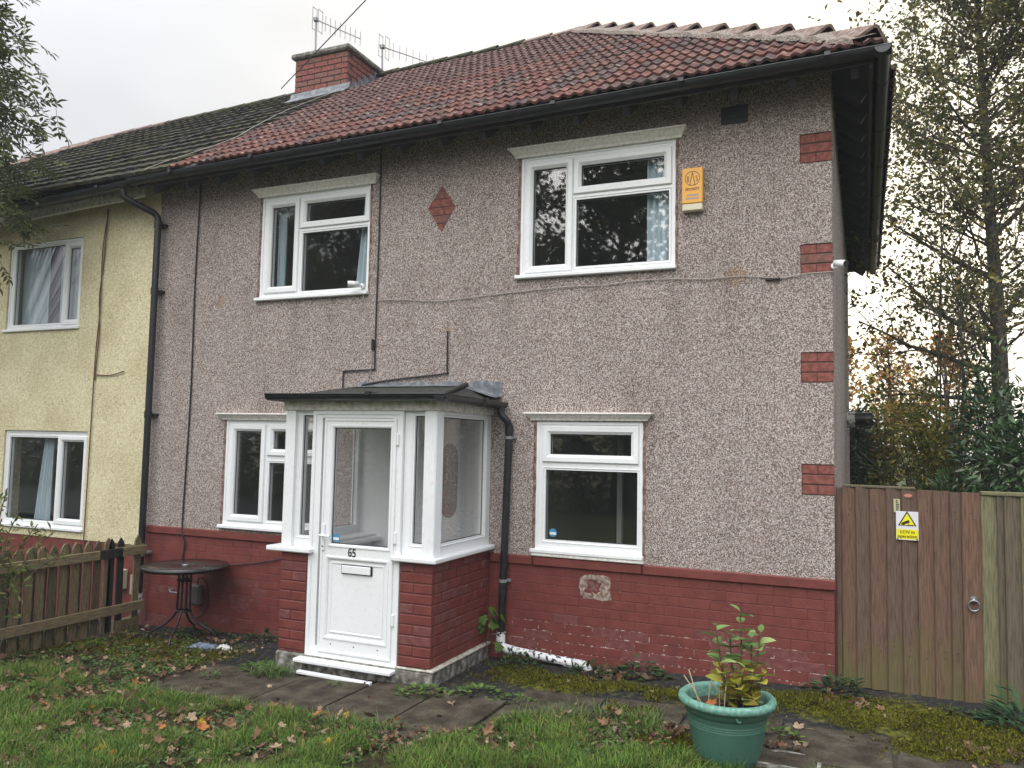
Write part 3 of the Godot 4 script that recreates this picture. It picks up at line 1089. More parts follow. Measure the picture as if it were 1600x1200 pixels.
func roof(h: Node3D) -> void:
	# boarding under the tiles: front slope, hipped end, back slope
	var st := mb()
	var e := 4.44
	var top: float = e + (EAVE.z - .06 - RIDGE_Z) * tan(PITCH)
	var f0 := sag(Vector3(HIP_EAVE_X - .06, e, EAVE.z - .06))
	var f1 := sag(Vector3(-6.6, e, EAVE.z - .06))
	var r0 := sag(Vector3(RIDGE_END_X, top, RIDGE_Z))
	var r1 := sag(Vector3(-6.6, top, RIDGE_Z))
	var b0 := sag(Vector3(HIP_EAVE_X - .06, e, -7.0))
	var b1 := sag(Vector3(-6.6, e, -7.0))
	for q in [[f1, f0, r0, r1], [b0, b1, r1, r0], [f0, b0, r0, r0]]:
		var n: Vector3 = (q[1] - q[0]).cross(q[2] - q[0]).normalized() * .05
		quad(st, q[0], q[1], q[2], q[3])
		quad(st, q[3] - n, q[2] - n, q[1] - n, q[0] - n)
	var rf := obj("roof", st, M.dark_timber, h)
	# eaves boards, rafter feet
	st = mb()
	T = Transform3D()
	var fa := sag(Vector3(-6.58, 4.38, .33))
	var fb := sag(Vector3(.275, 4.38, .33))
	quad(st, fa, fb, fb + Vector3(0, .10, 0), fa + Vector3(0, .10, 0))
	quad(st, fb - Vector3(0, 0, .025), fa - Vector3(0, 0, .025), fa + Vector3(0, .1, -.025), fb + Vector3(0, .1, -.025))
	quad(st, fa - Vector3(0, 0, .025), fb - Vector3(0, 0, .025), fb, fa)
	box(st, Vector3(.25, 4.40, -6.95), Vector3(.275, 4.52, .325))
	obj("eaves_board", st, M.dark_timber, rf)
	for k in 17:
		var x := -6.4 + k * .41
		st = mb()
		T = Transform3D(Basis(Vector3.RIGHT, PITCH), sag(Vector3(x, 4.37, .27)))
		box(st, Vector3(-.025, -.055, -.45), Vector3(.025, .02, 0))
		T = Transform3D()
		obj("rafter_foot", st, M.dark_timber, rf)
	for k in 17:
		st = mb()
		T = Transform3D(Basis(Vector3.BACK, -PITCH), Vector3(.23, 4.40, -.15 - k * .41))
		box(st, Vector3(-.42, -.06, -.025), Vector3(0, .02, .025))
		T = Transform3D()
		obj("rafter_foot", st, M.dark_timber, rf)
	# red clay tiles: the nearest as single tiles, the rest joined
	var w := .19
	var gauge := .235
	var base := tile_mesh(w - .004, gauge + .06, .0095)
	var slots := []
	var smax := (EAVE.z - RIDGE_Z) / cos(PITCH)
	for row in 20:
		var s := row * gauge + gauge + .045
		if s > smax + .05: continue
		var xh0 := hip_x(minf(s, smax))
		var xh1 := hip_x(s - gauge - .06)
		var x := PARTY_X + (w / 2 if row % 2 else 0.0) - (.1 if row % 2 else 0.0)
		while x < xh1 - .03:
			if not (x < -6.0 and s > 3.85):
				slots.append([x, s, [xh0 - x, xh1 - x] if xh0 < x + w else [], -row * .55 + x])
			x += w
	slots.sort_custom(func(a, b): return a[3] > b[3])
	var xf := []
	var cols := []
	for k in slots.size():
		var q: Array = slots[k]
		var t := slope_xf(q[0], q[1], .012)
		if k < 296:
			var o := obj("tile", tile_mesh(w - .004, gauge + .06, .0095, q[2]) if q[2].size() else base, M["tile_%d" % (rng.randi() % 5)], rf)
			o.transform = t
		else:
			xf.append(t)
			cols.append(Color.WHITE)
	if xf.size(): copies("tile_field", base, M.tile_1, xf, cols, rf)
	# the hipped end, seen only from further round
	xf = []
	cols = []
	for row in 19:
		var s := row * gauge + gauge + .045
		var half := (7.4 - 2.0 * s * cos(PITCH)) / 2
		var zc := -3.30
		var z := zc - half
		while z < zc + half - w:
			var o := Vector3(HIP_EAVE_X + .03 - s * cos(PITCH), EAVE.y + .02 + s * sin(PITCH), z + w)
			var dn := Vector3(cos(PITCH), -sin(PITCH), 0)
			xf.append(Transform3D(Basis(Vector3(0, 0, -1), dn.cross(Vector3(0, 0, -1)), dn), o))
			cols.append(Color.WHITE)
			z += w
	copies("hip_tile_field", base, M.tile_3, xf, cols, rf)
	# hip capping: overlapping angular tiles on a bed of mortar, each foot riding over the next
	var p0 := on_slope(HIP_EAVE_X - .07, .10, .03)
	var p1 := on_slope(RIDGE_END_X + .02, smax - .03, .05)
	var nh := 11
	for k in nh:
		var a := p0.lerp(p1, float(k) / nh)
		var b := p0.lerp(p1, float(k + 1.12) / nh)
		cap_tile(rf, a + Vector3(0, .085, 0), b + Vector3(0, .015, 0), .135, M.hip_tile)
	st = mb()
	var bed := []
	for k in 40:
		var q := p0.lerp(p1, k / 39.0)
		var sd := Vector3(-.13 - rng.randf_range(0, .04), -.035, .10 + rng.randf_range(0, .03))
		bed.append([q + sd + Vector3(.02, -.055, .02), q + sd + Vector3(.01, rng.randf_range(-.01, .012), -.01), q + Vector3(0, .03, 0)])
	for k in 39:
		for i in 2: quad(st, bed[k][i], bed[k + 1][i], bed[k + 1][i + 1], bed[k][i + 1])
	obj("mortar_bed", st, M.roof_mortar, rf)
	# ridge tiles
	for k in 8:
		var xa := RIDGE_END_X - .02 - k * .385
		var a := on_slope(xa, smax, .055)
		var b := on_slope(xa - .395, smax, .055)
		cap_tile(rf, b + Vector3(0, rng.randf_range(-.012, .012), 0), a + Vector3(0, .02, 0), .11, M.hip_tile if k < 2 else M.mossy_tile_2)
	gutter(h, Vector3(-6.62, 4.362, .395), Vector3(.39, 4.492, .395), .052)
	gutter(h, Vector3(.335, 4.491, .45), Vector3(.335, 4.47, -7.0), .052)


func hip_x(s: float) -> float:
	var t := s * cos(PITCH) / (EAVE.z - RIDGE_Z)
	return lerpf(HIP_EAVE_X - .05, RIDGE_END_X, t)


func cap_tile(parent: Node, a: Vector3, b: Vector3, w: float, m) -> void:
	var dir := (b - a).normalized()
	var side := dir.cross(Vector3.UP).normalized()
	var up := side.cross(dir)
	var pr := [[-1.0, -.68], [-.55, -.30], [-.13, .03], [0, .07], [.13, .03], [.55, -.30], [1.0, -.68]]
	var st := mb()
	var R := func(o: Vector3, k: float, th: float) -> Array:
		var out := []
		for p in pr: out.append(o + side * p[0] * (w * k - th) + up * (p[1] * w * k - th * 1.4))
		return out
	var oa: Array = R.call(a, 1.0, 0.0)
	var ob: Array = R.call(b, .9, 0.0)
	var ia: Array = R.call(a, 1.0, .016)
	for i in 6:
		quad(st, oa[i + 1], oa[i], ob[i], ob[i + 1])
		quad(st, ia[i + 1], ia[i], oa[i], oa[i + 1])
	quad(st, oa[0], ia[0], ob[0] - up * .02, ob[0])
	quad(st, ia[6], oa[6], ob[6], ob[6] - up * .02)
	obj("cap_tile", st, m, parent)


func gutter(parent: Node, a: Vector3, b: Vector3, r: float, brackets := true) -> MeshInstance3D:
	var d := (b - a).normalized()
	var side := d.cross(Vector3.UP).normalized()
	var st := mb()
	var ra := []
	for k in 13:
		var t := PI + PI * k / 12
		ra.append([side * cos(t) * r + Vector3.UP * sin(t) * r, side * cos(t) * (r - .004) + Vector3.UP * sin(t) * (r - .004)])
	st.set_smooth_group(0)
	for k in 12:
		quad(st, a + ra[k][0], a + ra[k + 1][0], b + ra[k + 1][0], b + ra[k][0])
	st.set_smooth_group(1)
	for k in 12:
		quad(st, b + ra[k][1], b + ra[k + 1][1], a + ra[k + 1][1], a + ra[k][1])
	st.set_smooth_group(-1)
	for k in 12:
		quad(st, a + ra[k + 1][0], a + ra[k][0], a + Vector3.ZERO, a + Vector3.ZERO)
		quad(st, b + ra[k][0], b + ra[k + 1][0], b, b)
	# rolled lips
	for k in [0, 12]: tube(st, [a + ra[k][0], b + ra[k][0]], .006, 6)
	var g := obj("gutter", st, M.black_plastic, parent)
	if brackets:
		var n := int(a.distance_to(b) / .92)
		for i in n:
			var c := a.lerp(b, (i + .6) / n)
			st = mb()
			var w := d * .016
			for k in 12:
				var u: Vector3 = ra[k][0] * 1.07
				var v: Vector3 = ra[k + 1][0] * 1.07
				quad(st, c - w + u, c - w + v, c + w + v, c + w + u)
				quad(st, c - w + ra[k][0], c - w + ra[k + 1][0], c - w + v, c - w + u)
				quad(st, c + w + u, c + w + v, c + w + ra[k + 1][0], c + w + ra[k][0])
			for k in [0, 12]:
				var q: Vector3 = c + ra[k][0]
				box(st, q - Vector3(.02, .012, .02), q + Vector3(.02, .016, .02))
			obj("bracket", st, M.black_plastic, g)
	return g


func chimney(h: Node3D) -> void:
	var x0 := -6.97
	var x1 := -6.10
	var z1 := -2.5
	var z0 := -3.95
	var st := mb()
	box(st, Vector3(x0 + .008, 5.6, z0 + .008), Vector3(x1 - .008, 7.02, z1 - .008))
	var c := obj("chimney", st, M.dark_mortar, h)
	var ch := .078
	for row in 9:
		var y := 6.99 - ch * (row + .5)
		# front face
		var x := x0 - (.0 if row % 2 == 0 else .11)
		while x < x1 - .01:
			var a := maxf(x, x0)
			var b := minf(x + .22, x1)
			x += .22
			if b - a < .05: continue
			lay(c, (a + b) / 2, y, z1, b - a - .011, ch - .012, .06, [M.red_brick, M.red_brick, M.sooty_brick])
		var z := z1 - .002 - (.11 if row % 2 == 0 else .0)
		while z > z0:
			var a := z
			var b := maxf(z - .22, z0)
			z -= .22
			if a - b < .05: continue
			var o := lay(c, x1, y, (a + b) / 2, a - b - .011, ch - .012, .06, [M.red_brick, M.red_brick, M.sooty_brick], PI / 2)
			o.position = Vector3(x1 + rng.randf_range(-.001, .001), y, (a + b) / 2)
	st = mb()
	cbox(st, Vector3(x0 - .05, 7.0, z0 - .05), Vector3(x1 + .045, 7.075, z1 + .045), .02)
	obj("chimney_cap", st, M.concrete, c)
	# lead flashing dressed onto the tiles
	st = mb()
	var n := 10
	for k in n:
		var a := lerpf(x0 - .04, x1 + .06, float(k) / n)
		var b := lerpf(x0 - .04, x1 + .06, float(k + 1) / n)
		var s: float = (EAVE.z - z1) / cos(PITCH)
		var ya := on_slope(a, s, .04)
		var yb := on_slope(b, s, .04)
		quad(st, on_slope(a, s - .15, .05), on_slope(b, s - .15, .05), yb + Vector3(0, .02, .012), ya + Vector3(0, .02, .012))
		quad(st, ya + Vector3(0, .02, .012), yb + Vector3(0, .02, .012), Vector3(b, yb.y + .10, z1 + .010), Vector3(a, ya.y + .10, z1 + .010))
	for k in 7:
		var za := z1 - k * .13
		var s: float = (EAVE.z - za) / cos(PITCH)
		var q := on_slope(x1 + .006, s, .03)
		box(st, q + Vector3(-.002, -.02, -.13), q + Vector3(.006, .10, .0))
	obj("lead_flashing", st, M.lead, c)


# ---------------------------------------------------------------- the house next door
func neighbour() -> void:
	var h := thing("neighbour_house", Vector3(-6.6, 0, 0), "cream rendered house next door with dark mossy tiled roof, joined to the pebbledashed one", "house")
	h.position = Vector3.ZERO
	var up := {"r": [-8.965, -7.748, 2.972, 3.98], "g": [[-8.88, -8.07, 3.03, 3.92, 0], [-7.985, -7.815, 3.06, 3.87, 1]]}
	var low := {"r": [-8.855, -7.51, .762, 1.815], "g": [[-8.79, -8.0, .82, 1.74, 0], [-7.92, -7.59, .86, 1.70, 1]]}
	var holes := []
	for w in [up, low]: holes.append([w.r[0], w.r[1], w.r[2], w.r[3]])
	var st := mb()
	plate(st, -12.8, -6.602, .655, 4.66, holes, -.22, -.003)
	obj("wall", st, M.cream_render, h)
	st = mb()
	box(st, Vector3(-12.8, -.6, -.22), Vector3(-6.602, .653, -.012))
	obj("plinth", st, M.painted_brick, h)
	st = mb()
	box(st, Vector3(-12.8, -.5, -6.6), Vector3(-12.6, 4.66, -.222))
	box(st, Vector3(-12.598, -.5, -6.6), Vector3(-6.602, 4.66, -6.4))
	box(st, Vector3(-12.598, -.2, -3.2), Vector3(-6.602, 4.4, -3.1))
	box(st, Vector3(-7.2, -.2, -3.098), Vector3(-7.1, 4.4, -.222))
	box(st, Vector3(-9.8, -.2, -3.098), Vector3(-9.7, 4.4, -.222))
	obj("inner_wall", st, M.inside, h)
	st = mb()
	for y in [-.1, 2.35, 4.4]: box(st, Vector3(-12.598, y, -3.098), Vector3(-6.602, y + .1, -.222))
	obj("floor", st, M.inside_dark, h)
	window(h, up, -.03)
	window(h, low, -.03)
	curtain(h, -8.9, -8.45, 2.95, 3.95, -.16, 0.0)
	curtain(h, -8.28, -7.95, 2.95, 3.95, -.18, 0.0)
	curtain(h, -8.42, -8.22, .75, 1.78, -.16, .1)
	# roof boarding
	st = mb()
	var xe := -14.9
	var xr := -11.25
	var rt := EAVE.y + (EAVE.z - RIDGE_Z) * tan(PITCH) - .06
	var q := [sag(Vector3(xe, 4.43, .36)), sag(Vector3(-6.602, 4.43, .36)), sag(Vector3(-6.602, rt, RIDGE_Z)), sag(Vector3(xr, rt, RIDGE_Z)), sag(Vector3(xe, 4.43, -7.0)), sag(Vector3(-6.602, 4.43, -7.0))]
	quad(st, q[0], q[1], q[2], q[3])
	quad(st, q[5], q[4], q[3], q[2])
	tri(st, q[4], q[0], q[3])
	var rf := obj("roof", st, M.dark_timber, h)
	var w := .30
	var gauge := .325
	var base := tile_mesh(w - .004, gauge + .06, .0035, [], .034)
	var slots := []
	for row in 14:
		var s := row * gauge + gauge + .045
		var x := PARTY_X - w - (.15 if row % 2 else 0.0) - .006
		var lim := lerpf(xe, xr, s * cos(PITCH) / (EAVE.z - RIDGE_Z))
		while x > lim:
			if not (x + w > -6.9 and s > 3.85): slots.append([x, s, x])
			x -= w
	slots.sort_custom(func(a, b): return a[2] > b[2])
	var xf := []
	var cols := []
	for k in slots.size():
		var t := slope_xf(slots[k][0], slots[k][1], .008)
		if k < 200: obj("tile", base, M["mossy_tile_%d" % (rng.randi() % 3)], rf).transform = t
		else:
			xf.append(t)
			cols.append(Color.WHITE)
	copies("tile_field", base, M.mossy_tile_1, xf, cols, rf)
	var smax := (EAVE.z - RIDGE_Z) / cos(PITCH)
	for k in 11:
		var a := on_slope(-6.98 - k * .39, smax, .05)
		var b := on_slope(-6.98 - (k + 1) * .39 - .01, smax, .05)
		cap_tile(rf, b, a + Vector3(0, .01, 0), .11, M.mossy_tile_2 if k < 8 else M.hip_tile)
	var p0 := on_slope(xe + .1, .1, .06)
	var p1 := on_slope(xr, smax, .05)
	for k in 12: cap_tile(rf, p0.lerp(p1, k / 12.0) + Vector3(0, .02, 0), p0.lerp(p1, (k + 1.1) / 12.0), .12, M.hip_tile)
	st = mb()
	T = Transform3D(Basis(Vector3.BACK, .047), Vector3(-6.64, 4.258, 0))
	cbox(st, Vector3(-6.2, 0.0, .172), Vector3(0, .10, .20), .004)
	T = Transform3D()
	obj("white_eaves_board", st, M.old_white, h)
	gutter(h, Vector3(-12.8, 4.07, .375), Vector3(-6.63, 4.352, .375), .055)


# ---------------------------------------------------------------- the porch
const PZ := 0.98
const PX0 := -4.05
const PX1 := -2.68


func side_xf(x: float) -> Transform3D:  # local x runs along world -z, local +z looks along +x
	return Transform3D(Basis(Vector3(0, 0, -1), Vector3.UP, Vector3(1, 0, 0)), Vector3(x, 0, 0))


func porch() -> void:
	var p := thing("porch", Vector3(-3.365, 0.0, .5), "white glazed porch on a red brick base, with black gutter and numbered front door", "porch")
	p.position = Vector3.ZERO
	# foot of rough concrete, then ten courses of painted brick either side of the door
	var st := mb()
	cbox(st, Vector3(PX0 - .012, -.12, .01), Vector3(PX1 + .018, .128, PZ + .012), .012)
	obj("concrete_foot", st, M.concrete, p)
	st = mb()
	cbox(st, Vector3(PX1 - .03, .127, .012), Vector3(PX1 + .034, .150, PZ + .02), .008)
	cbox(st, Vector3(-2.97, .1265, PZ - .03), Vector3(PX1 - .032, .142, PZ + .014), .006)
	obj("mortar_fillet", st, M.pale_concrete, p)
	var ch := .0752
	for q in [[-2.955, .146, .01, PX1 - .006], [PX0 + .006, .13, .01, PX0 + .20], [PX0 + .2002, .13, PZ - .12, -3.795]]:
		st = mb()
		box(st, Vector3(q[0], q[1], q[2]), Vector3(q[3], .90, PZ - .006))
		obj("joints", st, M.painted_joint, p)
	var mats := [M.painted_brick, M.painted_brick, M.painted_brick, M.painted_brick_faded]
	for row in 10:
		var y := .90 - ch * (row + .5)
		var hh := ch - .009
		# right pier: front, then its flank back to the wall
		if row % 2: lay(p, -2.818, y, PZ, .268, hh, .05, mats)
		else:
			lay(p, -2.894, y, PZ, .112, hh, .05, mats)
			lay(p, -2.758, y, PZ, .148, hh, .05, mats)
		var z := PZ - .052
		var first := .105 if row % 2 else .215
		while z > .02:
			var z1 := maxf(z - first, .012)
			if z - z1 > .03:
				var o := lay(p, PX1, y, (z + z1) / 2, z - z1 - .009, hh, .05, mats, PI / 2)
				o.position = Vector3(PX1 + rng.randf_range(-.001, .001), y, (z + z1) / 2)
			z -= first
			first = .222
		# left pier
		if row % 2: lay(p, -3.922, y, PZ, .248, hh, .05, mats)
		else:
			lay(p, -3.992, y, PZ, .104, hh, .05, mats)
			lay(p, -3.868, y, PZ, .136, hh, .05, mats)
		z = PZ - .052
		first = .105 if row % 2 else .215
		while z > .02:
			var z1 := maxf(z - first, .012)
			if z - z1 > .03:
				var o := lay(p, PX0, y, (z + z1) / 2, z - z1 - .009, hh, .05, mats, -PI / 2)
				o.position = Vector3(PX0, y, (z + z1) / 2)
			z -= first
			first = .222
	# sills
	st = mb()
	cbox(st, Vector3(-3.015, .902, .0), Vector3(PX1 + .045, .940, PZ + .048), .008)
	obj("sill", st, M.white_upvc, p)
	st = mb()
	cbox(st, Vector3(PX0 - .115, .902, .0), Vector3(-3.74, .940, PZ + .05), .008)
	obj("sill", st, M.white_upvc, p)
	# glazed frames: left light, right light, both flanks
	var wz := PZ - .03
	var fr := obj("frame", plate_mesh(-4.035, -3.79, .940, 2.01, [[-3.905, -3.805, 1.03, 1.975]], wz - .06, wz), M.white_upvc, p)
	sash_or_bead(fr, [-3.905, -3.805, 1.03, 1.975, 0], wz, M.white_upvc)
	fr = obj("frame", plate_mesh(-2.962, -2.692, .940, 2.01, [[-2.878, -2.786, 1.03, 1.975]], wz - .06, wz), M.white_upvc, p)
	sash_or_bead(fr, [-2.878, -2.786, 1.03, 1.975, 0], wz, M.white_upvc)
	for s in 2:
		# side frames are made facing +z and turned to face outwards
		var x: float = PX1 - .012 if s == 0 else PX0 + .012
		fr = obj("frame", plate_mesh(-.90, -.004, .940, 2.01, [[-.845, -.115, 1.03, 1.970]], -.06, 0), M.white_upvc, p)
		sash_or_bead(fr, [-.845, -.115, 1.03, 1.970, 0], 0, M.white_upvc)
		if s == 0: fr.transform = side_xf(x)
		else: fr.transform = Transform3D(Basis(Vector3(0, 0, 1), Vector3.UP, Vector3(-1, 0, 0)), Vector3(x, 0, 0)) * Transform3D(Basis(), Vector3(.904, 0, 0))
	# reeded corner posts
	for s in [[PX1 + .004, -1.0], [PX0 - .004, 1.0]]:
		st = mb()
		var poly := []
		var X: float = s[0]
		var sg: float = s[1]
		var zf := PZ + .004
		# along the front face inwards, then back, flutes as shallow steps
		for k in 9: poly.append(Vector2(X + sg * (.008 + .0115 * k), zf - (.0 if k % 2 == 0 else .005)))
		poly.append(Vector2(X + sg * .10, PZ - .05))
		poly.append(Vector2(X + sg * .05, PZ - .05))
		poly.append(Vector2(X + sg * .05, PZ - .10))
		for k in 9: poly.append(Vector2(X + sg * (.0 if k % 2 == 0 else .005), PZ - .096 + .0115 * k))
		# extruded upwards: x stays, the polygon's y becomes z
		T = Transform3D(Basis(Vector3.RIGHT, Vector3(0, 0, 1), Vector3(0, -1, 0)), Vector3(0, 2.01, 0))
		var up := []
		for q in poly: up.append(q)
		prism(st, up, 0, 1.068)
		T = Transform3D()
		obj("corner_post", st, M.white_upvc, p)
	# door frame, door
	st = mb()
	plate(st, -3.788, -2.964, .118, 2.012, [[-3.700, -3.050, .20, 1.955]], PZ - .07, PZ - .008)
	ring(st, -3.7881, -2.9639, .117, 2.0125, [[0, PZ - .02], [0, PZ - .002], [.004, PZ + .001], [.030, PZ + .001], [.036, PZ - .009]])
	obj("door_frame", st, M.white_upvc, p)
	var dz := PZ - .002
	st = mb()
	plate(st, -3.672, -3.018, .165, 1.950, [[-3.586, -3.068, .985, 1.879], [-3.600, -3.075, .290, .872]], dz - .05, dz)
	ring(st, -3.6725, -3.0175, .1645, 1.9505, [[0, dz - .004], [.0, dz + .004], [.005, dz + .008], [.018, dz + .008], [.024, dz - .001]])
	var d := obj("door", st, M.white_upvc, p)
	for q in [[-3.586, -3.068, .985, 1.879], [-3.600, -3.075, .290, .872]]:
		st = mb()
		ring(st, q[0] - .024, q[1] + .024, q[2] - .024, q[3] + .024, [[0, dz - .001], [.005, dz + .007], [.016, dz + .007], [.026, dz - .004], [.026, dz - .02]])
		obj("moulding", st, M.white_upvc, d)
	st = mb()
	box(st, Vector3(-3.604, .286, dz - .035), Vector3(-3.071, .876, dz - .013))
	obj("panel", st, M.white_upvc, d)
	st = mb()
	ring(st, -3.574, -3.101, .319, .846, [[-.004, dz - .0135], [0, dz - .007], [.006, dz - .007], [.012, dz - .0128]])
	obj("panel_moulding", st, M.white_upvc, d)
	st = mb()
	ring(st, -3.5845, -3.0695, .9865, 1.8775, [[0, dz - .019], [.006, dz - .014], [.007, dz - .022]])
	obj("gasket", st, M.gasket, d)
	st = mb()
	for g in [.020, .024, .040, .044]: quad(st, Vector3(-3.59, .98, dz - g), Vector3(-3.064, .98, dz - g), Vector3(-3.064, 1.883, dz - g), Vector3(-3.59, 1.883, dz - g))
	obj("pane", st, M.glass, d)
	st = mb()
	cbox(st, Vector3(-3.478, .766, dz - .012), Vector3(-3.200, .838, dz - .002), .004)
	obj("letterbox_frame", st, M.gasket, d)
	st = mb()
	cbox(st, Vector3(-3.470, .773, dz - .004), Vector3(-3.212, .832, dz + .006), .004)
	obj("letterbox_flap", st, M.white_upvc, d)
	st = mb()
	cbox(st, Vector3(-3.660, .93, dz), Vector3(-3.634, 1.135, dz + .014), .005)
	tube(st, [Vector3(-3.647, 1.05, dz + .012), Vector3(-3.647, 1.05, dz + .05), Vector3(-3.63, 1.05, dz + .056), Vector3(-3.555, 1.047, dz + .056)], .0095, 8)
	obj("handle", st, M.white_upvc, d)
	st = mb()
	T = Transform3D(Basis(Vector3.RIGHT, PI / 2), Vector3(-3.647, .965, dz + .0145))
	lathe(st, [Vector2(0.009, -.002), Vector2(.009, .001), Vector2(0, .0015)], 12)
	T = Transform3D()
	obj("keyhole", st, M.steel, d)
	letters("65", .062, M.print_black, d, Vector3(-3.382, .928, dz + .0016), true, .8)
	st = mb()
	for k in 5: box(st, Vector3(-3.372 + k * .012, 1.908, dz + .0001), Vector3(-3.364 + k * .012, 1.925, dz + .0006))
	obj("old_glue_marks", st, M.stone_trim, d)
	sticker(d, -3.545, 1.03, dz - .0185)
	for q in [-3.55, -3.34, -3.13]:
		st = mb()
		box(st, Vector3(q - .005, .228, dz), Vector3(q + .005, .236, dz + .002))
		obj("drain_slot", st, M.grey_box, d)
	for y in [.42, 1.02, 1.75]:
		st = mb()
		cbox(st, Vector3(-3.012, y, dz), Vector3(-2.992, y + .09, dz + .016), .005)
		obj("hinge", st, M.white_upvc, d)
	st = mb()
	cbox(st, Vector3(-3.826, .088, PZ - .05), Vector3(-2.960, .116, PZ + .095), .006)
	obj("threshold", st, M.white_upvc, p)
	st = mb()
	box(st, Vector3(-3.79, -.2, PZ - .04), Vector3(-2.97, .086, PZ + .022))
	obj("step_face", st, M.concrete, p)
	# inside: floor, left dwarf wall plastered, inner sills
	st = mb()
	box(st, Vector3(PX0 + .21, .128, .014), Vector3(-2.96, .150, PZ - .13))
	obj("floor", st, M.inside_white, p)
	st = mb()
	box(st, Vector3(PX0 + .2003, .15, .014), Vector3(PX0 + .212, .899, PZ - .122))
	cbox(st, Vector3(PX0 + .07, .9402, .014), Vector3(PX0 + .25, .962, PZ - .10), .004)
	box(st, Vector3(-2.967, .15, .014), Vector3(-2.956, .899, PZ - .122))
	cbox(st, Vector3(-3.0, .9402, .014), Vector3(PX1 - .075, .962, PZ - .10), .004)
	obj("inner_lining", st, M.inside_white, p)
	st = mb()
	box(st, Vector3(PX0 + .02, 2.03, .014), Vector3(PX1 - .02, 2.05, PZ - .02))
	obj("ceiling", st, M.inside_white, p)
	# fascia, roof, flashing, gutters
	st = mb()
	cbox(st, Vector3(PX0 - .02, 2.0105, .004), Vector3(PX1 + .012, 2.095, PZ + .014), .006)
	obj("fascia", st, M.old_white, p)
	st = mb()
	var e := 2.112
	var a := Vector3(PX0 - .10, e, PZ + .075)
	var b := Vector3(PX1 + .065, e, PZ + .075)
	var c := Vector3(PX1 + .065, e, .004)
	var gg := Vector3(PX0 - .10, e, .004)
	var r0 := Vector3(PX0 - .05, 2.268, .004)
	var r1 := Vector3(PX1 - .26, 2.268, .004)
	quad(st, a, b, r1, r0)
	tri(st, b, c, r1)
	tri(st, gg, a, r0)
	var dn := Vector3(0, -.028, 0)
	quad(st, a + dn, b + dn, b, a)
	quad(st, b + dn, c + dn, c, b)
	quad(st, gg + dn, a + dn, a, gg)
	quad(st, a + dn, gg + dn, c + dn, b + dn)
	var rf := obj("roof", st, M.felt_roof, p)
	st = mb()
	tube(st, [b.lerp(r1, .03) + Vector3(0, .005, 0), r1 + Vector3(0, .012, 0)], .022, 8)
	obj("hip_roll", st, M.felt_roof, rf)
	st = mb()
	var n := 16
	for k in n:
		var xa := lerpf(-4.06, -2.60, float(k) / n)
		var xb := lerpf(-4.06, -2.60, float(k + 1) / n)
		var ta := 2.305 + .012 * sin(k * 1.9)
		var tb := 2.305 + .012 * sin((k + 1) * 1.9)
		var fa := clampf((xa - r1.x) / (b.x - r1.x), 0, 1) * .10
		var fb := clampf((xb - r1.x) / (b.x - r1.x), 0, 1) * .10
		quad(st, Vector3(xa, 2.275 - fa, .012), Vector3(xb, 2.275 - fb, .012), Vector3(xb, tb, .006), Vector3(xa, ta, .006))
		quad(st, Vector3(xa, 2.258 - fa, .13), Vector3(xb, 2.258 - fb, .13), Vector3(xb, 2.275 - fb, .012), Vector3(xa, 2.275 - fa, .012))
	obj("lead_flashing", st, M.lead, rf)
	var moss := []
	var mc := []
	for k in 240:
		var x := rng.randf_range(-4.06, -3.75) + absf(rng.randfn(0, .08))
		var s := BoxMesh.new()
		moss.append(Transform3D(Basis.from_euler(Vector3(rng.randf() * 3, rng.randf() * 3, 0)).scaled(Vector3.ONE * rng.randf_range(.5, 1.4)), Vector3(x, e + .006 + rng.randf() * .012, PZ + .07 + rng.randf_range(-.09, .03))))
		mc.append(Color(.11, .13, .02) * rng.randf_range(.6, 1.4))
	copies("moss_tufts", leaf_mesh(.03, .02, .3), M.leaf, moss, mc, rf)
	gutter(p, Vector3(PX0 - .10, 2.135, PZ + .105), Vector3(PX1 + .15, 2.128, PZ + .105), .05)
	gutter(p, Vector3(PX1 + .10, 2.128, PZ + .155), Vector3(PX1 + .10, 2.115, .03), .05)
	# a loose strip of white trim lying at the foot of the step
	st = mb()
	T = Transform3D(Basis(Vector3.UP, -.03), Vector3(-3.44, gy(-3.44) + .034, PZ + .10))
	cbox(st, Vector3(-.335, -.014, -.02), Vector3(.335, .010, .02), .004)
	T = Transform3D()
	tag(obj("trim_strip", st, M.white_upvc), "loose strip of white plastic trim lying on the paving below the door step", "trim strip")


func plate_mesh(x0: float, x1: float, y0: float, y1: float, holes: Array, z0: float, z1: float) -> ArrayMesh:
	var st := mb()
	plate(st, x0, x1, y0, y1, holes, z0, z1)
	return done(st)


func leaf_mesh(l: float, w: float, fold: float) -> ArrayMesh:  # a leaf folded along its midrib, base at the origin, tip along +z
	var st := mb()
	var m := [Vector3(0, 0, 0), Vector3(0, -fold * w * .3, l * .45), Vector3(0, -l * .06, l)]
	var s := [Vector3(w / 2, fold * w * .3, l * .38), Vector3(-w / 2, fold * w * .3, l * .38)]
	var s2 := [Vector3(w * .34, fold * w * .15, l * .70), Vector3(-w * .34, fold * w * .15, l * .70)]
	tri(st, m[0], s[0], m[1])
	tri(st, m[0], m[1], s[1])
	quad(st, m[1], s[0], s2[0], m[2])
	quad(st, m[1], m[2], s2[1], s[1])
	return done(st)


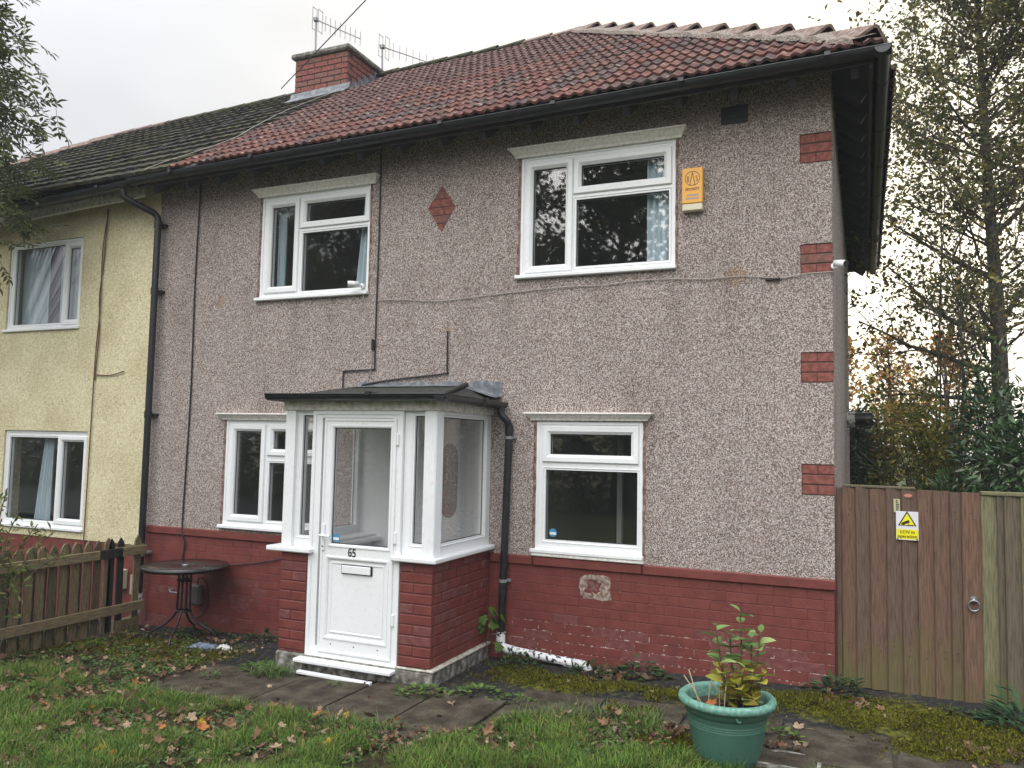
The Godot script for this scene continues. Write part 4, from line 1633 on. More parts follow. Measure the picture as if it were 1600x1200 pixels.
# ---------------------------------------------------------------- aerials, wires over the roof
func aerial(at: Vector3, height: float, boom: Vector3, n: int, label: String) -> void:
	var t := thing("tv_aerial", at, label, "aerial", "")
	var st := mb()
	tube(st, [Vector3.ZERO, Vector3(-.02, height, 0)], .013, 6)
	obj("mast", st, M.aerial_metal, t)
	var b0 := Vector3(-.02, height - .03, 0)
	st = mb()
	tube(st, [b0 - boom * .04, b0 + boom], .009, 6)
	cbox(st, b0 - Vector3(.03, .03, .03), b0 + Vector3(.03, .03, .03), .006)
	obj("boom", st, M.aerial_metal, t)
	for k in n:
		var q := b0 + boom * (.22 + .78 * k / (n - 1.0))
		var l := .115 - .002 * k
		st = mb()
		tube(st, [q - Vector3(0, l, 0), q + Vector3(0, l, 0)], .0045, 5)
		obj("rod", st, M.aerial_metal, t)
	for s in [-.03, .10]:
		var q: Vector3 = b0 + boom * s
		st = mb()
		for k in 2:
			var o := Vector3(0, 0, .05 * (k * 2 - 1))
			tube(st, [q + o - Vector3(0, .17, 0), q + o + Vector3(0, .17, 0)], .0045, 5)
		for k in 3: tube(st, [q + Vector3(0, -.16 + k * .16, -.05), q + Vector3(0, -.16 + k * .16, .05)], .0045, 5)
		obj("reflector", st, M.aerial_metal, t)


func wire(called: String, pts: Array, r: float, m, label: String, category := "cable") -> void:
	var st := mb()
	tube(st, curve(pts, 4), r, 5)
	tag(obj(called, st, m), label, category)


func roof_things() -> void:
	aerial(Vector3(-7.02, 7.07, -3.0), .81, Vector3(.78, -.43, .0), 8, "television aerial on a mast standing on the chimney top")
	aerial(Vector3(-6.20, 6.90, -3.5), .66, Vector3(.86, -.41, .0), 7, "television aerial on a mast behind the ridge, beside the chimney")
	var s0 := (EAVE.z + 1.0) / cos(PITCH)
	wire("telephone_wire", [Vector3(16.0, 8.97, 10.0), Vector3(7.8, 8.06, 5.65), Vector3(-.4, 7.16, 1.3), Vector3(-4.73, 6.68, -1.0), Vector3(-6.9, 6.44, -2.15)], .007, M.black_cable, "dark telephone wire running from the sky down across the chimney to the roof", "wire")
	wire("roof_cable", [on_slope(-6.12, 3.55, .06), on_slope(-6.35, 2.6, .05), on_slope(-6.2, 1.7, .05), on_slope(-6.0, .9, .05), on_slope(-6.35, .25, .05), on_slope(-6.5, -.02, .03)], .0038, M.grey_cable, "thin grey cable lying slantwise across the red tiles below the chimney")
	wire("roof_cable", [on_slope(-7.05, 3.2, .05), on_slope(-7.3, 2.3, .05), on_slope(-7.5, 1.2, .05), on_slope(-7.9, .05, .04)], .006, M.black_cable, "thin dark cable trailing down the mossy tiles left of the chimney")


# ---------------------------------------------------------------- what hangs on the walls
func wall_things() -> void:
	# rain pipe of the two houses
	var t := thing("drainpipe", Vector3.ZERO, "tall black drainpipe where the cream and the pebbledashed wall meet, its foot worn white", "drainpipe")
	var st := mb()
	tube(st, [Vector3(-6.74, 4.30, .37), Vector3(-6.735, 4.22, .36), Vector3(-6.70, 4.19, .33), Vector3(-6.57, 4.10, .12), Vector3(-6.545, 4.06, .09), Vector3(-6.54, 4.0, .085)], .034, 12)
	obj("swan_neck", st, M.black_plastic, t)
	st = mb()
	tube(st, [Vector3(-6.54, 4.02, .085), Vector3(-6.54, .12, .085)], .034, 12)
	obj("pipe", st, M.black_plastic, t)
	for y in [3.98, 3.28, 2.0, .60]:
		st = mb()
		tube(st, [Vector3(-6.54, y - .035, .085), Vector3(-6.54, y + .035, .085)], .040, 12)
		cbox(st, Vector3(-6.60, y - .014, .0), Vector3(-6.48, y + .014, .055), .004)
		obj("clip", st, M.grey_pipe if y < 1 else M.black_plastic, t)
	st = mb()
	tube(st, [Vector3(-6.54, .20, .085), Vector3(-6.54, .03, .088), Vector3(-6.545, -.02, .10), Vector3(-6.56, -.06, .15)], [.036, .037, .038, .040], 12)
	obj("shoe", st, M.white_pipe, t)
	# rain pipe of the porch
	t = thing("porch_drainpipe", Vector3.ZERO, "black drainpipe beside the porch, turning into a white worn pipe along the wall foot", "drainpipe")
	st = mb()
	tube(st, curve([Vector3(-2.57, 2.10, .10), Vector3(-2.565, 2.03, .10), Vector3(-2.52, 1.975, .085), Vector3(-2.505, 1.93, .062), Vector3(-2.503, 1.88, .058)], 3), .030, 12)
	tube(st, [Vector3(-2.503, 1.93, .058), Vector3(-2.503, 1.86, .058)], .036, 12)
	obj("elbow", st, M.black_plastic, t)
	st = mb()
	tube(st, [Vector3(-2.503, 1.90, .058), Vector3(-2.540, .22, .058)], .031, 12)
	obj("pipe", st, M.black_plastic, t)
	for y in [1.83, .66]:
		st = mb()
		var x: float = lerpf(-2.540, -2.503, (y - .22) / 1.68)
		tube(st, [Vector3(x, y - .012, .058), Vector3(x, y + .012, .058)], .036, 12)
		cbox(st, Vector3(x - .05, y - .011, .0), Vector3(x + .05, y + .011, .035), .004)
		obj("clip", st, M.grey_pipe, t)
	st = mb()
	tube(st, curve([Vector3(-2.540, .25, .058), Vector3(-2.538, .165, .060), Vector3(-2.51, .125, .064), Vector3(-2.43, .115, .070)], 4), .038, 12)
	obj("bend", st, M.worn_pipe, t)
	st = mb()
	tube(st, [Vector3(-2.46, .118, .068), Vector3(-1.86, .080, .090)], .033, 12)
	tube(st, [Vector3(-1.98, .0875, .086), Vector3(-1.90, .0825, .089)], .039, 12)
	obj("ground_pipe", st, M.worn_pipe, t)
	st = mb()
	tube(st, curve([Vector3(-1.90, .0825, .089), Vector3(-1.82, .078, .092), Vector3(-1.78, .06, .10), Vector3(-1.765, .02, .11)], 4), .037, 12)
	obj("outlet", st, M.white_pipe, t)
	# cables
	wire("black_cable", [Vector3(-6.04, 4.5, .02), Vector3(-6.065, 3.4, .014), Vector3(-6.05, 2.2, .014), Vector3(-6.075, 1.0, .016), Vector3(-6.05, .80, .028), Vector3(-6.03, .72, .016), Vector3(-6.055, .5, .014), Vector3(-6.0, .36, .02)], .0085, M.black_cable, "black cable down the pebbledash beside the tall drainpipe to the grey box")
	wire("black_cable", [Vector3(-3.865, 4.55, .02), Vector3(-3.868, 3.6, .012), Vector3(-3.870, 2.9, .012), Vector3(-3.868, 2.47, .014), Vector3(-3.885, 2.425, .014), Vector3(-4.18, 2.415, .014), Vector3(-4.203, 2.39, .014), Vector3(-4.203, 2.22, .016)], .0075, M.black_cable, "black cable running down the wall from the eaves past the left upper window")
	wire("black_cable", [Vector3(-3.125, 2.745, .02), Vector3(-3.125, 2.42, .014), Vector3(-3.15, 2.375, .014), Vector3(-3.6, 2.335, .014), Vector3(-3.95, 2.29, .016), Vector3(-4.01, 2.25, .03)], .008, M.black_cable, "black cable with a bend from the wall down to the lead flashing over the porch")
	wire("black_cable", [Vector3(-5.84, .46, .03), Vector3(-5.83, .52, .02), Vector3(-5.6, .53, .016), Vector3(-5.1, .60, .016), Vector3(-4.5, .73, .016), Vector3(-4.06, .80, .016)], .006, M.black_cable, "thin black cable crossing the painted bricks from the grey box to the porch")
	var pts := []
	for k in 14: pts.append(Vector3(lerpf(-3.88, -.36, k / 13.0), [3.055, 3.045, 3.03, 3.02, 3.035, 3.062, 3.062, 3.072, 3.078, 3.080, 3.085, 3.075, 3.065, 3.045][k] + .008 * sin(k * 2.2), .013))
	wire("grey_cable", pts + [Vector3(-.2, 3.062, .013), Vector3(.012, 3.064, .016)], .004, M.grey_cable, "thin pale cable strung along the wall under the right upper window to the corner")
	wire("grey_cable", [Vector3(-4.02, 3.16, .03), Vector3(-3.985, 3.0, .014), Vector3(-3.93, 2.75, .014), Vector3(-3.90, 2.6, .016), Vector3(-3.905, 2.45, .016), Vector3(-3.93, 2.36, .016), Vector3(-4.02, 2.26, .03), Vector3(-4.05, 2.2, .1)], .0045, M.grey_cable, "pale cable hanging from the camera under the left upper window to the porch roof")
	st = mb()
	cbox(st, Vector3(-3.905, 2.60, .005), Vector3(-3.878, 2.70, .03), .006)
	tag(obj("cable_joint", st, M.black_plastic), "small black cable joint on the wall above the porch", "cable joint")
	st = mb()
	cbox(st, Vector3(-.47, 3.026, .006), Vector3(-.36, 3.046, .026), .006)
	tag(obj("cable_joint", st, M.black_plastic), "small black cable joint on the wall beside the corner bricks", "cable joint")
	for q in [["neighbour_cable", [Vector3(-7.35, 4.25, .02), Vector3(-7.42, 3.8, .014), Vector3(-7.40, 3.2, .02), Vector3(-7.44, 2.6, .014), Vector3(-7.45, 1.6, .014), Vector3(-7.46, .6, .014)], "dark cable down the cream wall between its window and the drainpipe"],
		["neighbour_cable", [Vector3(-7.36, 4.25, .024), Vector3(-7.39, 3.7, .014), Vector3(-7.43, 3.3, .014), Vector3(-7.40, 2.9, .016), Vector3(-7.43, 2.4, .014), Vector3(-7.43, 2.42, .014)], "second thin cable twisted round the dark one on the cream wall"],
		["neighbour_cable", [Vector3(-7.44, 2.43, .014), Vector3(-7.2, 2.42, .014), Vector3(-7.0, 2.46, .014)], "short cable branching sideways across the cream wall"]]:
		wire(q[0], q[1], .0065, M.stem, q[2])
	# round stains where old fittings were filled
	# alarm box
	t = thing("alarm_box", Vector3(-1.0, 3.76, 0), "orange and cream burglar alarm box with round logo, beside the right upper window", "alarm box")
	st = mb()
	cbox(st, Vector3(-.082, -.105, .0), Vector3(.078, .175, .065), .006)
	obj("cover", st, M.orange_plastic, t)
	st = mb()
	cbox(st, Vector3(-.080, -.160, .0), Vector3(.076, -.106, .062), .006)
	obj("base", st, M.cream_plastic, t)
	st = mb()
	for k in 28:
		var a := TAU * k / 28
		var b := TAU * (k + 1) / 28
		var c := Vector3(0, .09, .0655)
		var u := Vector3(cos(a), sin(a), 0)
		var v := Vector3(cos(b), sin(b), 0)
		quad(st, c + u * .0535, c + u * .058, c + v * .058, c + v * .0535)
	# the three letters of the round logo: a tall A between a small B and S
	for s in [-1.0, 1.0]: prism(st, [Vector2(s * .021, .046), Vector2(s * .016, .046), Vector2(-s * .002, .135), Vector2(s * .002, .140)], .0655, .0662)
	prism(st, [Vector2(-.028, .040), Vector2(-.010, .040), Vector2(-.010, .0435), Vector2(-.028, .0435)], .0655, .0662)
	prism(st, [Vector2(.010, .040), Vector2(.028, .040), Vector2(.028, .0435), Vector2(.010, .0435)], .0655, .0662)
	obj("logo", st, M.print_dark, t)
	letters("B", .042, M.print_dark, t, Vector3(-.034, .086, .0665), false, .62)
	letters("S", .042, M.print_dark, t, Vector3(.033, .086, .0665), false, .62)
	letters("SECURITY", .0185, M.print_dark, t, Vector3(-.001, .006, .0662), true, .93)
	st = mb()
	for q in [[-.042, .028, -.050], [-.05, .032, -.075]]:
		var x: float = q[0]
		while x < q[1] + .01:
			var w := rng.randf_range(.006, .012)
			box(st, Vector3(x, q[2], .0652), Vector3(x + w, q[2] + .017, .0657))
			x += w + .003
	obj("faded_print", st, M.grey_cable, t)
	# cameras
	security_camera(Vector3(-4.03, 3.20, .012), Vector3(-.78, -.05, .62), "white bullet security camera at the sill of the left upper window")
	security_camera(Vector3(.01, 3.105, .02), Vector3(.75, -.22, .65), "white bullet security camera on the house corner below the second quoin")
	# plastic flue on the side wall
	t = thing("flue_pipe", Vector3(0, 2.17, -4.97), "short black flue pipe with white collar on the side wall above the gate", "flue pipe")
	st = mb()
	tube(st, [Vector3(-.01, 0, 0), Vector3(.09, 0, 0)], .11, 14)
	obj("collar", st, M.white_pipe, t)
	st = mb()
	tube(st, [Vector3(.09, 0, 0), Vector3(.30, 0.01, 0)], .085, 14)
	obj("pipe", st, M.black_plastic, t)
	# meter box near the ground
	t = thing("meter_box", Vector3(-5.83, .24, 0), "small rounded grey box low on the painted brick wall behind the table", "meter box")
	st = mb()
	cbox(st, Vector3(-.075, -.10, .0), Vector3(.075, .10, .075), .02)
	obj("case", st, M.grey_box, t)
	st = mb()
	tube(st, curve([Vector3(.02, .10, .05), Vector3(.05, .17, .05), Vector3(.13, .12, .04), Vector3(.15, -.05, .03), Vector3(.09, -.18, .03), Vector3(-.02, -.24, .03)], 5), .007, 6)
	obj("cable", st, M.black_cable, t)
	for q in [[-6.86, .30, .09, "narrow pale meter box on the neighbour's red plinth behind the charred pickets"], [-6.68, .26, .07, "smaller grey meter box on the neighbour's red plinth beside the drainpipe"]]:
		st = mb()
		cbox(st, Vector3(q[0] - q[2] / 2, q[1] - .10, -.012), Vector3(q[0] + q[2] / 2, q[1] + .10, .05), .006)
		tag(obj("meter_box", st, M.cream_plastic if q[2] > .08 else M.grey_cable), q[3], "meter box")
	st = mb()
	tube(st, [Vector3(-6.17, .26, .0), Vector3(-6.17, .26, .05), Vector3(-6.10, .25, .10), Vector3(-6.0, .25, .10)], .007, 6)
	tag(obj("water_pipe", st, M.grey_pipe), "thin metal pipe stub low on the painted wall beside the tall drainpipe", "pipe")


func security_camera(at: Vector3, look: Vector3, label: String) -> void:
	var t := thing("security_camera", at, label, "security camera")
	t.scale = Vector3.ONE * .82
	var d := look.normalized()
	var st := mb()
	tube(st, [Vector3(0, 0, -.015), Vector3(0, 0, .012)], .028, 12)
	tube(st, [Vector3(0, 0, .0), Vector3(0, -.0, .045), d * .03 + Vector3(0, .01, .05)], .009, 8)
	obj("bracket", st, M.white_upvc, t)
	var c := d * .04 + Vector3(0, .012, .055)
	st = mb()
	tube(st, [c - d * .03, c - d * .028, c + d * .085, c + d * .088], [.024, .029, .029, .027], 14)
	tube(st, [c + d * .02, c + d * .091], .032, 14, false)
	obj("body", st, M.white_upvc, t)
	st = mb()
	tube(st, [c + d * .0885, c + d * .0935], .029, 14)
	obj("lens", st, M.gasket, t)


# ---------------------------------------------------------------- table, pot, litter
func yard() -> void:
	var gt := gy(-5.66)
	var t := thing("garden_table", Vector3(-5.60, gt, .42), "round black metal garden table with curved legs, standing before the painted wall", "table")
	var st := mb()
	lathe(st, [Vector2(0.0, .728), Vector2(.482, .728), Vector2(.492, .722), Vector2(.495, .716), Vector2(.495, .742), Vector2(.49, .748), Vector2(.478, .750)], 48)
	obj("rim", st, M.table_metal, t)
	st = mb()
	lathe(st, [Vector2(.479, .744), Vector2(.479, .7485), Vector2(.02, .7485), Vector2(.02, .74)], 48)
	obj("tabletop", st, M.table_top, t)
	for k in 4:
		var a := PI / 4 + k * PI / 2 + .35
		var u := Vector3(cos(a), 0, sin(a))
		st = mb()
		tube(st, curve([u * .09 + Vector3(0, .73, 0), u * .07 + Vector3(0, .62, 0), u * .075 + Vector3(0, .36, 0), u * .085 + Vector3(0, .28, 0), u * .20 + Vector3(0, .17, 0), u * .35 + Vector3(0, .095, 0), u * .42 + Vector3(0, .0, 0)], 5), .0135, 8)
		obj("leg", st, M.table_metal, t)
	for y in [.60, .30]:
		st = mb()
		var ringp := []
		for k in 21: ringp.append(Vector3(cos(TAU * k / 20) * .08, y, sin(TAU * k / 20) * .08))
		tube(st, ringp, .011, 6, false)
		obj("leg_ring", st, M.table_metal, t)
	st = mb()
	lathe(st, [Vector2(0, 0), Vector2(.045, 0), Vector2(.045, .006), Vector2(0, .007)], 20)
	var o := obj("parasol_plug", st, M.steel, t)
	o.position = Vector3(0, .7485, 0)
	t.scale = Vector3(.78, .925, .78)
	# rubbish under it
	var rub := thing("plastic_bag", Vector3(-5.12, gy(-5.12) + .01, .62), "crumpled blue grey plastic bag on the ground by the table legs", "plastic bag")
	obj("film", crumple(.20, .10, .06, 3), M.bag_plastic, rub)
	rub = thing("paper_scrap", Vector3(-4.93, gy(-4.93) + .02, .60), "crumpled white scrap of paper on the dark ground beside the plastic bag", "litter")
	obj("sheet", crumple(.075, .045, .05, 9), M.paper_scrap, rub)
	# green pot and its shrub
	var px := -.505
	var pz := 1.59
	t = thing("plant_pot", Vector3(px, gy(px) + .002, pz), "large round green plastic plant pot with a thick rolled rim", "plant pot")
	st = mb()
	var pr := [Vector2(0, .0), Vector2(.158, .0), Vector2(.166, .006), Vector2(.176, .05), Vector2(.192, .12), Vector2(.204, .19), Vector2(.2045, .192), Vector2(.2025, .194), Vector2(.2060, .202), Vector2(.2065, .204), Vector2(.2045, .206), Vector2(.2085, .215), Vector2(.209, .217), Vector2(.207, .219), Vector2(.2105, .228), Vector2(.2165, .252), Vector2(.2175, .256), Vector2(.224, .258), Vector2(.229, .302)]
	lathe(st, pr, 56)
	obj("body", st, M.green_pot, t)
	st = mb()
	lathe(st, [Vector2(.222, .300), Vector2(.246, .297), Vector2(.256, .304), Vector2(.260, .316), Vector2(.257, .330), Vector2(.246, .340), Vector2(.232, .342), Vector2(.219, .336), Vector2(.212, .322), Vector2(.206, .26), Vector2(.200, .22)], 56)
	obj("rim", st, M.pot_rim, t)
	st = mb()
	var disc := []
	lathe(st, [Vector2(.206, .272), Vector2(.15, .280), Vector2(.07, .287), Vector2(0, .284)], 24)
	obj("soil", st, M.soil, t)
	st = mb()
	T = Transform3D(Basis(Vector3.UP, .62), Vector3.ZERO) * Transform3D(Basis(), Vector3(-.05, .272, .222))
	tube(st, [Vector3(-.012, .012, 0), Vector3(-.006, .0, .006), Vector3(.004, -.006, .006), Vector3(.012, -.002, .004)], .006, 6)
	T = Transform3D()
	obj("moulded_clip", st, M.pot_rim, t)
	pot_shrub(Vector3(px, gy(px) + .288, pz))
	# cover of the drain beside the pot
	var dc := thing("drain_cover", Vector3(-.20, gy(-.2) + .01, 1.52), "dark square drain cover set in its frame beside the green pot", "drain cover")
	st = mb()
	ring(st, -.17, .17, -.12, .12, [[0, -.03], [0, .006], [.02, .006], [.022, -.004]])
	o = obj("frame", st, M.concrete, dc)
	o.rotation.x = -PI / 2
	st = mb()
	cbox(st, Vector3(-.145, -.02, -.095), Vector3(.145, .002, .095), .004)
	obj("lid", st, M.slab, dc)


func crumple(w: float, d: float, h: float, sd: int) -> ArrayMesh:
	var n := FastNoiseLite.new()
	n.seed = sd
	n.frequency = 9.0
	n.noise_type = FastNoiseLite.TYPE_CELLULAR
	n.cellular_return_type = FastNoiseLite.RETURN_DISTANCE
	var st := mb()
	var m := 18
	var P := func(i: int, j: int) -> Vector3:
		var u := float(i) / m * 2 - 1
		var v := float(j) / m * 2 - 1
		var k := 1.0 + .25 * sin(u * 5 + sd) * cos(v * 4)
		var e := clampf(1.1 - (u * u + v * v) * .9, 0, 1)
		return Vector3(u * w * k, h * e * (1.2 + n.get_noise_2d(u * .5, v * .5) * 1.1), v * d * k)
	for i in m:
		for j in m: quad(st, P.call(i, j), P.call(i, j + 1), P.call(i + 1, j + 1), P.call(i + 1, j))
	return done(st)


func colored_leaf(l: float, w: float, fold: float, c: Color, tip: Color) -> ArrayMesh:  # a broad leaf with a drip tip, coloured from base to tip
	var st := mb()
	st.set_smooth_group(0)
	var n := 6
	var rows := []
	for k in n + 1:
		var u := float(k) / n
		var hw := w * .5 * pow(sin(PI * pow(u, .75)), .8) if k > 0 and k < n else .001
		var y := -.18 * l * u * u
		rows.append([Vector3(-hw, y + fold * hw, l * u), Vector3(0, y, l * u), Vector3(hw, y + fold * hw, l * u)])
	for k in n:
		st.set_color(c.lerp(tip, float(k) / n))
		for i in 2: quad(st, rows[k][i], rows[k + 1][i], rows[k + 1][i + 1], rows[k][i + 1])
	return done(st)


func pot_shrub(at: Vector3) -> void:
	var t := thing("potted_shrub", at, "leafy green shrub with yellowing lower leaves growing in the green pot", "shrub")
	var r := RandomNumberGenerator.new()
	r.seed = 21
	var greens := [Color(.17, .25, .09), Color(.14, .22, .07), Color(.23, .30, .12), Color(.11, .18, .055)]
	var yellows := [Color(.33, .33, .04), Color(.40, .34, .07), Color(.25, .28, .05), Color(.20, .13, .03)]
	var meshes := []
	for k in 4:
		meshes.append(colored_leaf(.098, .054, .35, greens[k], greens[k] * 1.25))
	for k in 4:
		meshes.append(colored_leaf(.085, .058, .3, yellows[k], yellows[(k + 1) % 4]))
	var canes := [[Vector3(.06, 0, 0), Vector3(.075, .25, -.02), Vector3(.065, .50, -.03)], [Vector3(.02, 0, .02), Vector3(-.02, .2, .03), Vector3(-.055, .42, .04)], [Vector3(.10, 0, .0), Vector3(.15, .2, .02), Vector3(.18, .41, .02)], [Vector3(.05, 0, .03), Vector3(.08, .12, .08), Vector3(.11, .23, .10)], [Vector3(.08, 0, .02), Vector3(.16, .12, .04), Vector3(.20, .2, .05)], [Vector3(.07, 0, -.04), Vector3(.02, .2, -.05), Vector3(.01, .36, -.04)], [Vector3(.10, 0, -.02), Vector3(.12, .18, -.04), Vector3(.125, .36, -.05)], [Vector3(.03, 0, .05), Vector3(.0, .12, .08), Vector3(-.03, .25, .09)]]
	for c in canes:
		var pts := curve(c, 6)
		var st := mb()
		tube(st, pts, .0048, 6)
		obj("stem", st, M.stem, t)
		var n := 17 if c[2].y > .3 else 12
		for k in n:
			var u := .10 + .90 * k / (n - 1.0)
			var q: Vector3 = pts[int(u * (pts.size() - 1))]
			var a: float = k * 2.4 + c[0].x * 40
			var low := q.y < .23
			var dir := Vector3(cos(a), .35 if u < .95 else .8, sin(a)).normalized()
			var o := obj("leaf", meshes[(4 + r.randi() % 4) if low and r.randf() < .85 else r.randi() % 4], M.leaf, t)
			var zb := dir
			var xb := Vector3.UP.cross(zb).normalized()
			var s := r.randf_range(.75, 1.15) * (.7 if u > .95 else 1.0)
			o.transform = Transform3D(Basis(xb, zb.cross(xb), zb).rotated(zb, r.randf_range(-.5, .5)).scaled(Vector3.ONE * s), q)
	for k in 20:
		var a := r.randf() * TAU
		var o := obj("leaf", meshes[4 + r.randi() % 4], M.leaf, t)
		o.transform = Transform3D(Basis.from_euler(Vector3(r.randf_range(-.9, .2), a, r.randf_range(-.5, .5))), Vector3(.07 + cos(a) * .09, .03 + r.randf() * .07, sin(a) * .09))
	# last year's dead stalks
	for q in [[-.13, .0, .02, -.10, .13], [-.10, .02, .0, .02, .12], [-.03, .02, .05, .0, .11], [.0, .0, .09, .01, .13], [.02, .0, -.03, -.12, .10], [-.14, .02, .04, -.06, .17]]:
		var st := mb()
		tube(st, [Vector3(q[0], -.01, q[2]), Vector3(q[0] + q[3] * .5, q[4] * .55, q[2] + .01), Vector3(q[0] + q[3], q[4], q[2])], .0035, 5)
		obj("dead_stalk", st, M.dry_stem, t)
	var dl := obj("dead_leaf", litter_leaf(3), M.dry_leaf, t)
	dl.transform = Transform3D(Basis.from_euler(Vector3(.7, .4, .3)).scaled(Vector3.ONE * .8), Vector3(-.06, .03, .12))


# ---------------------------------------------------------------- gate, fences
func gate_and_fence() -> void:
	var t := thing("gate", Vector3(0, 0, 0), "tall wooden side gate of brown upright boards with a ring handle, green at its foot", "gate")
	var edges := [.040, .133, .226, .331, .428, .527, .624, .725, .795, .908]
	var zf := -.10
	var gm := [M.gate_wood_2, M.gate_wood_1, M.gate_wood_0, M.gate_wood_1, M.gate_wood_1, M.gate_wood_2, M.gate_wood_0, M.gate_wood_1, M.gate_wood_2]
	for k in 9:
		feather_board(t, edges[k], edges[k + 1], .135 - .002 * k, 1.520 - .0012 * k, zf, gm[k])
	var nails := mb()
	for k in 9:
		for y in [.39, .43, 1.33, 1.37]:
			T = Transform3D(Basis(Vector3.RIGHT, PI / 2), Vector3(lerpf(edges[k], edges[k + 1], .35 + .3 * rng.randf()), y + rng.randf_range(-.01, .01), zf + .012))
			lathe(nails, [Vector2(.004, 0), Vector2(.003, .0022), Vector2(0, .0026)], 6)
	T = Transform3D()
	obj("nails", nails, M.gasket, t).set_meta("kind", "stuff")
	for y in [.36, 1.30]:
		var st := mb()
		cbox(st, Vector3(.045, y, zf - .055), Vector3(.90, y + .09, zf - .012), .004)
		obj("rail", st, M.dull_wood, t)
	var st := mb()
	cbox(st, Vector3(.036, 1.522, zf - .05), Vector3(.505, 1.540, zf + .012), .004)
	var cp := obj("top_strip", st, M.dull_wood, t)
	cp.rotation.z = -.008
	st = mb()
	var rg := []
	for k in 25: rg.append(Vector3(.855 + cos(TAU * k / 24) * .035, .765 + sin(TAU * k / 24) * .035, zf + .032 + .006 * sin(TAU * k / 24)))
	tube(st, rg, .0055, 8, false)
	T = Transform3D(Basis(Vector3.RIGHT, PI / 2), Vector3(.855, .80, zf + .012))
	lathe(st, [Vector2(.026, 0), Vector2(.026, .006), Vector2(.014, .014), Vector2(.010, .03), Vector2(0, .032)], 14)
	T = Transform3D()
	obj("ring_handle", st, M.steel, t)
	# post against the house corner
	st = mb()
	cbox(st, Vector3(.0045, -.02, zf - .08), Vector3(.0365, 1.515, zf + .022), .004)
	tag(obj("gate_post", st, M.gate_wood_1), "narrow brown wooden gate post against the corner of the house", "post")
	# sign and stickers
	var s := thing("warning_sign", Vector3(.4615, 1.27, zf + .019), "white and yellow warning sign with a camera in a triangle, screwed to the gate", "sign")
	st = mb()
	cbox(st, Vector3(-.070, -.098, -.001), Vector3(.070, .098, .002), .001)
	obj("plate", st, M.sign_white, s)
	st = mb()
	tri3(st, 0.0, .034, .068, .0022, .0030)
	obj("triangle_border", st, M.print_black, s)
	st = mb()
	tri3(st, 0.0, .032, .054, .0031, .0036)
	obj("triangle", st, M.sign_yellow, s)
	st = mb()
	box(st, Vector3(-.068, -.092, .0021), Vector3(.068, -.024, .0026))
	obj("yellow_field", st, M.sign_yellow, s)
	st = mb()
	T = Transform3D(Basis(Vector3.BACK, .42), Vector3(-.006, .023, 0))
	box(st, Vector3(-.026, -.009, .0037), Vector3(.022, .010, .0041))
	box(st, Vector3(-.034, -.005, .0037), Vector3(-.0265, .006, .0041))
	T = Transform3D()
	box(st, Vector3(.004, .004, .0037), Vector3(.010, .013, .0041))
	box(st, Vector3(.0105, .004, .0037), Vector3(.032, .0075, .0041))
	box(st, Vector3(.0325, -.002, .0037), Vector3(.036, .013, .0041))
	obj("camera_symbol", st, M.print_black, s)
	letters("CCTV in", .0185, M.print_black, s, Vector3(0, -.043, .0034), true)
	letters("operation", .0185, M.print_black, s, Vector3(0, -.073, .0034), true)
	for q in [[-.06, -.09], [.06, -.09]]:
		st = mb()
		T = Transform3D(Basis(Vector3.RIGHT, PI / 2), Vector3(q[0], q[1], .002))
		lathe(st, [Vector2(.0055, 0), Vector2(.004, .0025), Vector2(0, .003)], 10)
		T = Transform3D()
		obj("screw", st, M.gasket, s)
	st = mb()
	box(st, Vector3(.378, 1.36, zf + .0165), Vector3(.418, 1.452, zf + .0185))
	var pp = tag(obj("paper_label", st, M.pale_paper), "small torn pale paper label with dark marks above the warning sign", "label")
	st = mb()
	for k in 6: box(st, Vector3(.392, 1.372 + k * .013, zf + .0186), Vector3(.392 + rng.randf_range(.008, .022), 1.380 + k * .013, zf + .0189))
	obj("marks", st, M.print_black, pp)
	st = mb()
	var ov := []
	for k in 20: ov.append(Vector2(.470 + cos(TAU * k / 20) * .026, 1.478 + sin(TAU * k / 20) * .013))
	prism(st, ov, zf + .0165, zf + .0185)
	tag(obj("oval_badge", st, M.pink_print), "small pink oval badge near the top of the gate", "badge")
	# the next stretch of fence
	t = thing("board_fence", Vector3.ZERO, "wooden board fence right of the gate, its first board pale green", "fence")
	var e2 := [.9095, 1.004, 1.045, 1.140, 1.245, 1.35, 1.455, 1.56, 1.665, 1.77, 1.875, 1.98]
	for k in e2.size() - 1:
		feather_board(t, e2[k], e2[k + 1], .125, 1.498, zf - .006, [M.green_wood, M.dull_wood, M.dull_wood, M.green_wood, M.dull_wood][k % 5])
	st = mb()
	cbox(st, Vector3(.912, 1.500, zf - .055), Vector3(1.98, 1.526, zf + .015), .004)
	obj("top_strip", st, M.green_wood, t)
	for y in [.36, 1.25]:
		st = mb()
		cbox(st, Vector3(.915, y, zf - .066), Vector3(1.98, y + .09, zf - .02), .004)
		obj("rail", st, M.dull_wood, t)
	# hit-and-miss picket fence between the gardens
	t = thing("picket_fence", Vector3.ZERO, "low weathered wooden picket fence between the gardens with two charred pickets", "fence")
	var fx := -6.45
	for k in 17:
		var z := .20 + k * .114 + rng.randf_range(-.008, .008)
		var m = M.burnt_wood if k in [1, 2] else ([M.fence_wood, M.fence_wood, M.fence_wood_dark][rng.randi() % 3] if k > 3 else M.fence_wood)
		picket(t, fx - .008, z + (.075 if k in [1, 2] else .0), .0, m, k)
		if k > 3: picket(t, fx - .058, z + .057, -.006, M.fence_wood_dark, k + 30)
	st = mb()
	cbox(st, Vector3(fx - .036, .612, .12), Vector3(fx - .0095, .70, .46), .004)
	obj("rail", st, M.fence_rail, t)
	st = mb()
